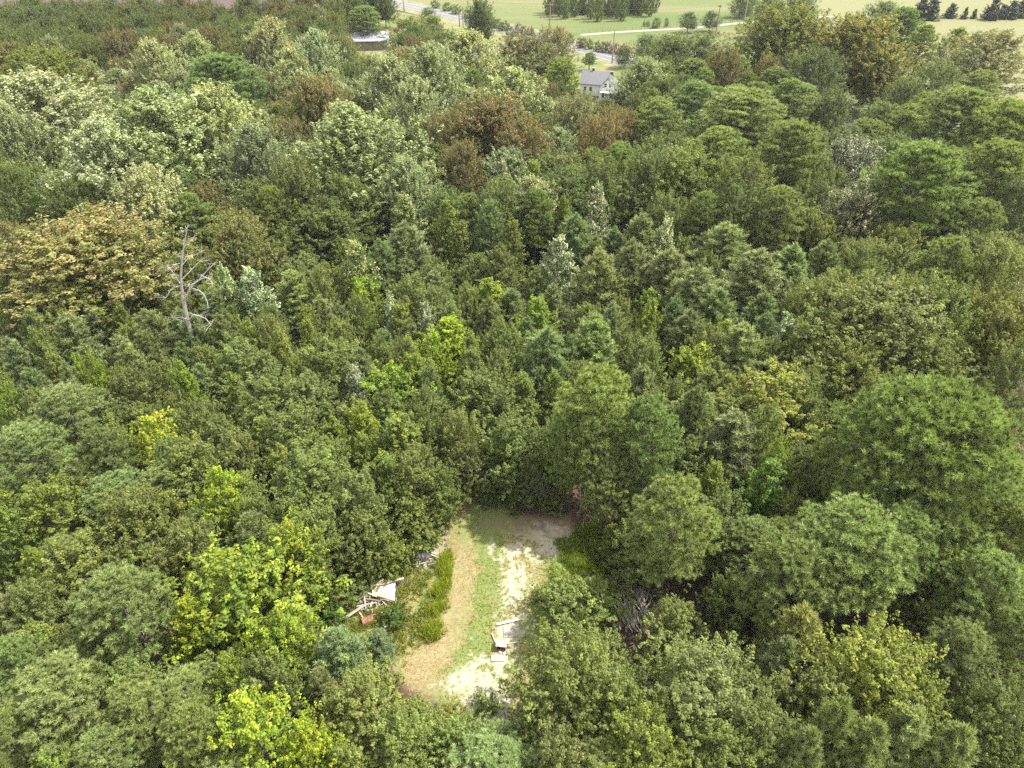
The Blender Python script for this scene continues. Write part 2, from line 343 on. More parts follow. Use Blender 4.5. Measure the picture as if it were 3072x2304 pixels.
# bare dirt and pine straw round the rim and at the far end
rim = np.clip(blob(1000, 1075, 90, 26) + blob(1150, 1135, 110, 20) + blob(935, 1160, 30, 50) + blob(1215, 1120, 60, 20), 0, 1)
col = lerp(col, dirt * (0.8 + 0.5 * nc[:, None]), rim * sstep(.35, .6, nb) * 0.9)
col = lerp(col, grn * 1.15, blob(995, 1150, 30, 28) * 0.7)
rub = np.clip(blob(850, 1262, 60, 26) + blob(905, 1212, 50, 14) + blob(945, 1165, 20, 40), 0, 1) * sstep(.38, .6, nc * .6 + nb * .4)
col = lerp(col, sand * .85, rub * .85)
inside = inpoly(XX, YY, cxy)
# soft distance to the outline
dm = np.full(len(XX), 1e9)
for i in range(len(cxy)):
    a = np.array(cxy[i]); b = np.array(cxy[(i + 1) % len(cxy)]); ab = b - a
    t = np.clip(((XX - a[0]) * ab[0] + (YY - a[1]) * ab[1]) / (ab @ ab), 0, 1)
    dm = np.minimum(dm, np.hypot(XX - a[0] - t * ab[0], YY - a[1] - t * ab[1]))
sdm = np.where(inside, dm, -dm) + (nb - .5) * 1.2
edge = sstep(-0.2, 0.9, sdm)
col = lerp(np.tile(straw, (len(XX), 1)) * (0.7 + 0.7 * nc[:, None]), col, edge)
zz = Z0 + 0.10 * (na - .5) + 0.05 * (nc - .5) + 0.05
zz = zz * sstep(-4, -1.5, sdm) + -0.02 * (1 - sstep(-4, -1.5, sdm))
V = np.stack([XX, YY, zz], 1); idx = np.arange(N1 * N2).reshape(N1, N2)
F = np.stack([idx[:-1, :-1], idx[1:, :-1], idx[1:, 1:], idx[:-1, 1:]], -1).reshape(-1, 4)
keep = (sdm[F] > -4).any(1); F = F[keep]
M['clear'] = mat_attr('clearing_soil_and_grass')
cl = link('clearing', mesh_np('clearing', V, F, M['clear'], {'ground_color': ('POINT', np.clip(col, 0, 1))}, True)); tag(cl, kind='structure')

# thin air that pales the far trees and fields: one box round everything
HAZE = 0.00010
mb = MB(); mb.box((0, 640, 24.5), (1500, 1400, 52.0)); hz = bpy.data.materials.new('haze_air'); hz.use_nodes = True; hn = hz.node_tree.nodes; hn.clear()
ho = hn.new('ShaderNodeOutputMaterial'); hv = hn.new('ShaderNodeVolumePrincipled'); hv.inputs['Color'].default_value = (.93, .95, 1, 1); hv.inputs['Density'].default_value = HAZE; hv.inputs['Anisotropy'].default_value = 0.2
hz.node_tree.links.new(hv.outputs[0], ho.inputs['Volume']); hb = mb.build('haze', hz); hb['kind'] = 'stuff'; hb['label'] = 'thin summer haze over the woods and fields'
# ------------------------------------------------------------------ foliage generators
def basis(d, rng):
    d = d / (np.linalg.norm(d, axis=1, keepdims=True) + 1e-9)
    r = rng.normal(size=d.shape); a = np.cross(d, r); a /= (np.linalg.norm(a, axis=1, keepdims=True) + 1e-9)
    return a, np.cross(d, a), d
def leaves(pos, nrm, size, rng, aspect=0.6):
    """one folded diamond leaf (a spray of leaves when large) per position"""
    a, b, d = basis(nrm, rng); n = len(pos); s = size[:, None]
    fold = rng.uniform(0.05, 0.3, n)[:, None]
    p0 = pos - a * s * 0.5; p2 = pos + a * s * 0.5 + d * s * rng.uniform(-.2, .1, n)[:, None]
    p1 = pos + b * s * aspect * 0.5 + d * s * fold; p3 = pos - b * s * aspect * 0.5 + d * s * fold
    V = np.stack([p0, p1, p2, p3], 1).reshape(-1, 3)
    F = np.arange(n * 4).reshape(n, 4)
    return V, F
def crown_mesh(name, R, H, zb, shape, n_br, twigs, per, leaf, seed, mat, slen=.75, srad=.24, second=0.35, up=.5, aspect=.55):
    """boughs fan out from the trunk and end in short leafy sprays, so the outline stays ragged"""
    rng = np.random.default_rng(seed); cz = H - zb
    k = np.arange(n_br); az = k * 2.39996 + rng.normal(0, .35, n_br); t = np.clip((k + rng.random(n_br)) / n_br, 0, 1)
    ph = rng.uniform(0, 6.28, 4)
    if shape == 'round': t = t ** .85; prof = np.sqrt(np.clip(1 - ((t - .36) / .66) ** 2, .03, 1))
    elif shape == 'ovoid': prof = np.clip(np.sin(np.pi * np.clip(t * .90 + .10, 0, 1)), .05, 1) ** .62
    else: t = t ** 1.15; prof = (1 - t) ** .68 * (.7 + .3 * np.clip(t * 6, 0, 1)) + .05
    lob = 1 + .16 * np.sin(3 * az + ph[0] + 4 * t) + .13 * np.sin(2 * az + ph[1] - 5 * t) + .08 * np.sin(7 * t + ph[2])
    rr = R * prof * lob * rng.uniform(.72, 1.12, n_br)
    zt = zb + cz * t + cz * rng.normal(0, .045, n_br) + (cz * .05 * np.sin(4 * az + ph[3]))
    zt = np.minimum(zt, H * 1.03)
    tip = np.stack([np.cos(az) * rr, np.sin(az) * rr, zt], 1)
    org = np.stack([np.zeros(n_br), np.zeros(n_br), np.maximum(zb * .8, zt - rr * (.45 + up * .6) - .1 * cz)], 1)
    btone = rng.normal(1, .12, n_br); bsec = rng.normal(0, .16, n_br)
    b = np.repeat(k, twigs); m = len(b)
    sp = .34 + .70 * rng.random(m) ** .75
    L = np.linalg.norm(tip - org, axis=1); bd = (tip - org) / (L[:, None] + 1e-6)
    wob = rng.normal(size=(m, 3)) * (L[b] * .17 * (1.15 - .45 * sp))[:, None]; wob[:, 2] *= .8
    tp = org[b] + (tip - org)[b] * sp[:, None] + wob
    out = tp - np.array([0, 0, zb + cz * .25]); out /= np.linalg.norm(out, axis=1, keepdims=True) + 1e-6
    sd_ = bd[b] * .45 + out * .35 + np.array([0, 0, up]) + rng.normal(0, .38, (m, 3)); sd_ /= np.linalg.norm(sd_, axis=1, keepdims=True)
    stone = btone[b] * rng.normal(1, .11, m); ssec = np.clip(second + bsec[b] + rng.normal(0, .20, m) + .30 * (tp[:, 2] - zb - cz * .5) / cz, 0, 1)
    i = np.repeat(np.arange(m), per); n = len(i)
    q = rng.random(n); g = rng.normal(size=(n, 3)); g /= np.linalg.norm(g, axis=1, keepdims=True)
    rad = srad * np.sqrt(np.clip(1.05 - q, 0.05, 1)) * rng.random(n) ** .4
    pos = tp[i] + sd_[i] * (slen * (q - .35) * rng.uniform(.8, 1.2, m)[i])[:, None] + g * rad[:, None] * np.array([1, 1, .8])
    nrm = .55 * g + .30 * out[i] + np.array([0, 0, .55]) + .40 * rng.normal(size=(n, 3))
    V, F = leaves(pos, nrm, leaf * rng.uniform(.6, 1.35, n), rng, aspect)
    tone = np.clip(stone[i] * rng.normal(1, .16, n), .4, 1.8); mixc = np.clip((rng.random(n) < ssec[i]) * rng.uniform(.4, 1, n) + .12 * rng.random(n), 0, 1)
    return mesh_np(name, V, F, mat, {'tone': ('FACE', tone), 'mixc': ('FACE', mixc)}), tip
def trunk_mesh(name, H, zb, r0, tips, seed, mat, n_limbs=10, top=0.9):
    rng = random.Random(seed); mb = MB()
    n = 7; wob = [(0, 0)] + [(rng.gauss(0, .012 * H), rng.gauss(0, .012 * H)) for _ in range(n)]
    pts = [(wob[k][0] * k / n, wob[k][1] * k / n, H * top * k / n) for k in range(n + 1)]
    mb.tube(pts, [max(0.02, r0 * (1 - 0.9 * k / n)) * (1.35 if k == 0 else 1) for k in range(n + 1)], 7)
    if len(tips):
        idx = rng.sample(range(len(tips)), min(n_limbs, len(tips)))
        for i in idx:
            t = Vector(tips[i]); zs = max(zb * 0.75, t.z - (Vector((t.x, t.y)).length * rng.uniform(0.6, 1.1)) - .2); zs = min(zs, H * top * .93)
            k = zs / (H * top) * n; a = Vector(pts[int(min(k, n - 1))]).lerp(Vector(pts[int(min(k, n - 1)) + 1]), k - int(k)); a.z = zs
            mid = a.lerp(t, 0.55) + Vector((0, 0, 0.07 * (t - a).length))
            rl = max(0.025, r0 * 0.38 * (1 - zs / H))
            mb.tube([a, mid, t], [rl, rl * .6, rl * .2], 4)
    return mb.mesh(name, mat)

def tuft_template(rng, n, L, axis, wdt):
    """needles round a short shoot: n thin triangles"""
    V = np.zeros((n, 3, 3)); 
    for k in range(n):
        a = rng.uniform(0, 6.283); t = rng.random(); spread = rng.uniform(0.35, 1.5) * (1 - 0.55 * t)
        base = np.array([0, 0, axis * t]); dr = np.array([math.cos(a) * math.sin(spread), math.sin(a) * math.sin(spread), math.cos(spread)])
        s = np.cross(dr, np.array([0, 0, 1.]) + .45 * rng.normal(size=3)); s /= np.linalg.norm(s)
        l = L * rng.uniform(.75, 1.15); V[k] = [base - s * wdt * .5, base + s * wdt * .5, base + dr * l + np.array([0, 0, -0.1 * l])]
    return V
def tufts_mesh(name, C, Dr, S, seed, mat, n=34, L=0.27, axis=0.14, wdt=0.032, tone_c=None):
    rng = np.random.default_rng(seed); T = [tuft_template(rng, n, L, axis, wdt) for _ in range(6)]
    T = np.stack(T); k = rng.integers(0, 6, len(C)); a, b, d = basis(Dr, rng)
    B = np.stack([a, b, d], 2)                          # columns are the axes
    X = T[k].reshape(len(C), -1, 3) * S[:, None, None]
    V = np.einsum('nij,nkj->nki', B, X) + C[:, None, :]
    V = V.reshape(-1, 3); F = np.arange(len(V)).reshape(-1, 3)
    tc = rng.normal(1, .12, len(C)) if tone_c is None else tone_c * rng.normal(1, .10, len(C))
    tone = np.clip(np.repeat(tc, n) * rng.normal(1, .15, len(F)), .4, 1.8)
    tz = T[k].reshape(len(C), n, 3, 3)[:, :, 2, 2].ravel(); mixc = np.clip(tz / (axis + L) * 0.9 + rng.normal(0, .15, len(F)), 0, 1)
    return mesh_np(name, V, F, mat, {'tone': ('FACE', tone), 'mixc': ('FACE', mixc)})
def pine_tree(kind, R, H, zb, nbr, seed, per=15, tuft=1.0):
    """branches carry plates of needle tufts; returns crown mesh and trunk mesh"""
    rng = np.random.default_rng(seed); C = []; Dd = []; tn = []; mb = MB()
    mb.tube([(0, 0, 0), (0.1, .05, H * .35), (-.05, .1, H * .7), (0, 0, H * .95)], [H * .014 + .05, H * .012 + .03, H * .008 + .02, .03], 7)
    for i in range(nbr):
        t = (i + rng.random()) / nbr; az = i * 2.39996 + rng.normal(0, .25)
        if kind == 'mature': prof = (np.sin(np.pi * min(1, 0.22 + 0.74 * t)) ** 0.7); rise = 0.12 + 0.75 * t
        elif kind == 'dome': prof = math.sqrt(max(0.02, 1 - t ** 2.2)); rise = -0.05 + 0.9 * t
        else: prof = (1 - t) ** 0.6 * .95 + .06; rise = 0.45 + 0.5 * t
        if kind == 'young': prof *= min(1, 0.55 + 3 * t)
        L = R * prof * rng.uniform(.78, 1.12); z0 = zb + (H - zb) * t * 0.93
        dirv = np.array([math.cos(az), math.sin(az), rise * 0.8]); dirv /= np.linalg.norm(dirv)
        a = np.array([0, 0, z0]); e = a + dirv * L; bt = rng.normal(1, .10)
        mb.tube([tuple(a), tuple(a + dirv * L * .5 + np.array([0, 0, -.03 * L])), tuple(e)], [0.03 + .012 * L, .02 + .006 * L, .012], 4)
        if kind == 'young':
            m = max(3, int(per * (0.35 + L / R)))
            for j in range(m):
                s = 0.25 + 0.75 * (j + rng.random()) / m; q = a + dirv * L * s; sp = (0.12 + .22 * (1 - abs(s - .6))) * L * .9
                o = rng.normal(size=3) * np.array([sp * .6, sp * .6, .08]); C.append(q + o + np.array([0, 0, .05]))
                dd = dirv * 0.5 + np.array([0, 0, .9]) + rng.normal(0, .22, 3); Dd.append(dd); tn.append(bt)
        else:
            m = int(per * (0.45 + 0.7 * L / R))
            wdth = 0.20 * R * rng.uniform(.8, 1.25)
            for j in range(m):
                s = 1.02 - 0.70 * rng.random() ** 1.25; q = a + dirv * L * s
                side = rng.uniform(-1, 1) * wdth * (1.25 - 0.6 * s) * 1.2; pv = np.array([-math.sin(az), math.cos(az), 0])
                q = q + pv * side + np.array([0, 0, rng.normal(0.10, .13) - 0.12 * abs(side)]); C.append(q)
                dd = dirv * 0.55 + pv * side * .35 + np.array([0, 0, .55]) + rng.normal(0, .3, 3); Dd.append(dd); tn.append(bt)
    # leader
    for j in range(5 if kind == 'young' else 14):
        C.append(np.array([rng.normal(0, .06 if kind == 'young' else .3), rng.normal(0, .06 if kind == 'young' else .3), H - j * .13 * (1 if kind == 'young' else .4)])); Dd.append(np.array([0, 0, 1.]) + rng.normal(0, .12, 3)); tn.append(1.05)
    C = np.array(C); Dd = np.array(Dd); S = rng.uniform(.8, 1.25, len(C)) * tuft
    if kind == 'young': cm = tufts_mesh('pine_crown', C, Dd, S, seed, M['ypine'], 30, .27, .34, .045, np.array(tn))
    else: cm = tufts_mesh('pine_crown', C, Dd, S, seed, M['pine'], 32, .32, .15, .050, np.array(tn))
    return cm, mb.mesh('pine_trunk', M['pinebark'])

# ------------------------------------------------------------------ tree prototypes (meshes only): name -> list of (crown, trunk, R, H, centre height)
LIB = {}
def reg(key, cm, tm, R, H, zc): LIB.setdefault(key, []).append((cm, tm, R, H, zc))
for s in range(4):
    cm, C = crown_mesh('crown', 2.6, 9, 1.6, 'round', 84, 7, 38, 0.15, 100 + s, M['elm'], .70, .24); reg('broad_s', cm, trunk_mesh('trunk', 9, 2.2, .12, C, s, M['bark'], 20), 2.6, 9, 5.3)
for s in range(5):
    cm, C = crown_mesh('crown', 4.2, 13, 3.2, 'round', 125, 9, 34, 0.185, 200 + s, M['oak'], .85, .32); reg('broad_m', cm, trunk_mesh('trunk', 13, 4, .2, C, 20 + s, M['bark'], 34), 4.2, 13, 8.2)
for s in range(3):
    cm, C = crown_mesh('crown', 6.4, 18, 5.0, 'round', 190, 11, 30, 0.29, 300 + s, M['oak'], 1.15, .46); reg('broad_l', cm, trunk_mesh('trunk', 18, 6, .32, C, 40 + s, M['bark'], 50), 6.4, 18, 11.6)
for s in range(4):
    cm, C = crown_mesh('crown', 5.0, 20, 4.5, 'ovoid', 170, 11, 32, 0.25, 400 + s, M['pale'], 1.2, .36, second=.42, up=.8); reg('poplar', cm, trunk_mesh('trunk', 20, 5, .30, C, 60 + s, M['palebark'], 60), 5.0, 20, 12.5)
for s in range(4):
    cm, C = crown_mesh('crown', 2.2, 10, 1.0, 'cone', 95, 6, 34, 0.155, 500 + s, M['gum'], .6, .22, up=.4); reg('cone', cm, trunk_mesh('trunk', 10, 1.5, .11, C, 80 + s, M['bark'], 12), 2.2, 10, 5.0)
for s in range(3):
    cm, C = crown_mesh('crown', 3.4, 11, 1.4, 'ovoid', 90, 8, 24, 0.235, 550 + s, M['lime'], .7, .30, up=.55, aspect=.5); reg('bigleaf', cm, trunk_mesh('trunk', 11, 1.8, .16, C, 90 + s, M['bark'], 24), 3.4, 11, 6.2)
for s in range(4):
    cm, tm = pine_tree('mature', 3.6, 15, 5.0, 84, 600 + s, per=23, tuft=1.12); reg('pine_m', cm, tm, 3.6, 15, 10.4)
for s in range(3):
    cm, tm = pine_tree('mature', 5.2, 19, 7.0, 96, 620 + s, per=30, tuft=1.45); reg('pine_l', cm, tm, 5.2, 19, 13.5)
cm, tm = pine_tree('dome', 6.2, 15, 6.0, 170, 640, per=32, tuft=1.25); reg('pine_dome', cm, tm, 6.2, 15, 10.6)
for s in range(5):
    cm, tm = pine_tree('young', 2.3, 9.5, 1.2, 84, 660 + s, per=13, tuft=1.2); reg('pine_y', cm, tm, 2.0, 9.5, 5.3)
for s in range(3):
    cm, C = crown_mesh('crown', 1.5, 2.6, 0.1, 'round', 36, 4, 26, 0.16, 700 + s, M['elm'], .5, .20); reg('shrub', cm, trunk_mesh('stem', 2.4, .3, .05, C, 95 + s, M['bark'], 8), 1.5, 2.6, 1.4)
for s in range(2):
    cm, C = crown_mesh('crown', 1.6, 6, 0.15, 'cone', 60, 5, 24, 0.25, 720 + s, M['cedar'], .6, .26); reg('cedar', cm, trunk_mesh('trunk', 6, .3, .09, C, 97 + s, M['bark'], 6), 1.6, 6, 2.8)
def bare_mesh(name, H, seed, mat, spread=.5, depth=4, r0=None, droop=0.0):
    rng = random.Random(seed); mb = MB()
    def grow(p, d, L, r, k):
        q = p + d * L * .5 + Vector((rng.gauss(0, .05), rng.gauss(0, .05), 0)) * L; e = q + (d + Vector((rng.gauss(0, .15), rng.gauss(0, .15), .08 - droop * (depth - k) * .25))).normalized() * L * .5
        mb.tube([p, q, e], [r, r * .8, r * .6], 6 if k == depth else 4)
        if k == 0: return
        for j in range(rng.choice((2, 3, 3)) if k < depth else 5):
            a = rng.uniform(0, 6.28); s = spread * rng.uniform(.6, 1.5)
            nd = (d + Vector((math.cos(a), math.sin(a), 0.1)) * s).normalized(); at = q.lerp(e, rng.uniform(0, 1)) if j else e
            grow(at, nd, L * rng.uniform(.55, .8), max(.006, r * .55), k - 1)
    grow(Vector((0, 0, 0)), Vector((0, 0, 1)), H * .42, r0 or H * .014, depth)
    return mb.mesh(name, mat)
LIB['bare'] = [(bare_mesh('branches', 8, 5 + s, M['palebark']), None, 2, 8, 5) for s in range(2)]

# kind -> (shape key, material, object name, category, group, look)
KIND = {
 'oak':    (['broad_m'], 'oak', 'oak_tree', 'oak tree', 'green oaks of the wood', 'dark green oak'),
 'oakl':   (['broad_l'], 'oak', 'oak_tree', 'oak tree', 'green oaks of the wood', 'large dark green oak'),
 'olive':  (['broad_m'], 'olive', 'oak_tree', 'oak tree', 'green oaks of the wood', 'olive green oak'),
 'olivel': (['broad_l'], 'olive', 'oak_tree', 'oak tree', 'green oaks of the wood', 'broad olive green oak'),
 'elm':    (['broad_s'], 'elm', 'small_leaved_tree', 'deciduous tree', 'small leaved trees of the young wood', 'fine leaved olive green tree'),
 'elmm':   (['broad_m'], 'elm', 'small_leaved_tree', 'deciduous tree', 'small leaved trees of the young wood', 'wide fine leaved green tree'),
 'rust':   (['broad_m'], 'rust', 'rust_tipped_oak', 'oak tree', 'brown tipped oaks of the wood', 'rust tipped oak'),
 'rustl':  (['broad_l'], 'rust', 'rust_tipped_oak', 'oak tree', 'brown tipped oaks of the wood', 'large rust tipped oak'),
 'tan':    (['broad_l', 'broad_m'], 'tan', 'tan_tipped_oak', 'oak tree', 'brown tipped oaks of the wood', 'oak with tan crown tips'),
 'orange': (['broad_l'], 'orange', 'orange_tinged_oak', 'oak tree', 'brown tipped oaks of the wood', 'green oak with an orange tinge'),
 'pale':   (['poplar'], 'pale', 'poplar_tree', 'poplar tree', 'pale leaved poplars', 'tall pale poplar'),
 'silver': (['cone'], 'silver', 'silver_leaved_tree', 'deciduous tree', 'trees with silvery leaf backs', 'small silvery white pointed tree'),
 'cream':  (['broad_m'], 'creamoak', 'cream_leaved_oak', 'oak tree', 'trees with silvery leaf backs', 'cream speckled dark oak'),
 'gum':    (['cone'], 'gum', 'sweetgum_tree', 'sweetgum tree', 'sweetgums of the young wood', 'pointed bright green sweetgum'),
 'lime':   (['bigleaf', 'cone'], 'lime', 'lime_green_tree', 'deciduous tree', 'lime green trees of the young wood', 'large leaved lime green tree'),
 'yellow': (['bigleaf'], 'yellow', 'yellowing_tree', 'deciduous tree', 'lime green trees of the young wood', 'yellowing green tree'),
 'pine':   (['pine_m'], None, 'pine_tree', 'pine tree', 'grown pines of the wood', 'tufted yellow green pine'),
 'pinel':  (['pine_l'], None, 'pine_tree', 'pine tree', 'grown pines of the wood', 'tall layered pine'),
 'dome':   (['pine_dome'], None, 'pine_tree', 'pine tree', 'grown pines of the wood', 'huge pine with a domed crown'),
 'ypine':  (['pine_y'], None, 'young_pine', 'pine tree', 'young pines of the young wood', 'young grey green pine'),
 'shrub':  (['shrub'], 'elm', 'shrub', 'shrub', 'shrubs at the edges of the wood', 'low green shrub'),
 'cedar':  (['cedar'], None, 'cedar_tree', 'cedar tree', 'dark cedars in the pasture', 'dark cedar'),
 'bush':   (['shrub'], 'oak', 'roadside_bush', 'bush', 'bushes along the road', 'dark green bush'),
 'wood': (['shrub'], 'oak', 'forest_edge_tree', 'oak tree', 'dark trees of the wood beyond the pasture', 'dark tree of the far wood'),
 'greyb':  (['shrub'], 'grey_brush', 'roadside_bush', 'bush', 'bushes along the road', 'leafless grey brown bush'),
 'bare':   (['bare'], None, 'bare_tree', 'bare tree', 'leafless trees by the pasture', 'leafless pale grey tree'),
}
TREES = []
trng = random.Random(5)
def place(kind, x, y, R, H, tint=None, label=None, rz=None, hs=None):
    keys, mk, nm, cat, grp, look = KIND[kind]
    cand = [e for k in keys for e in LIB[k]]
    cm, tm, r0, h0, zc = trng.choice(cand)
    root = empty(nm, (x, y, 0), trng.uniform(0, 6.28) if rz is None else rz, label, cat, grp)
    root.scale = (R / r0, R / r0 * trng.uniform(.94, 1.06), H / h0)
    c = link('crown' if cm and kind != 'bare' else 'branches', cm, root)
    if mk:
        c.material_slots[0].link = 'OBJECT'; c.material_slots[0].material = M[mk]
    v = trng.uniform(.86, 1.12); t = tint or (1, 1, 1)
    c.color = (t[0] * v * trng.uniform(.94, 1.12), t[1] * v, t[2] * v * trng.uniform(.88, 1.12), 1)
    if tm: link('trunk', tm, root)
    zz = H * (zc / h0)
    TREES.append(dict(o=root, k=kind, x=x, y=y, R=R, H=H, uv=proj(x, y, zz), look=look, lab=label))
    return root
def tree(u, v, wpx, kind, H, tint=None, label=None, wf=1.0):
    """a tree whose crown centre is seen at (u, v) of the 2212 wide photograph with a crown wpx across"""
    keys = KIND[kind][0]; e0 = LIB[keys[0]][0]; zc = H * e0[4] / e0[3]
    p = D(u, v, zc); dep = proj(p.x, p.y, zc)[2]; R = wpx / 2 / (FPX / K) * dep * wf
    return place(kind, p.x, p.y, R, H, tint, label)

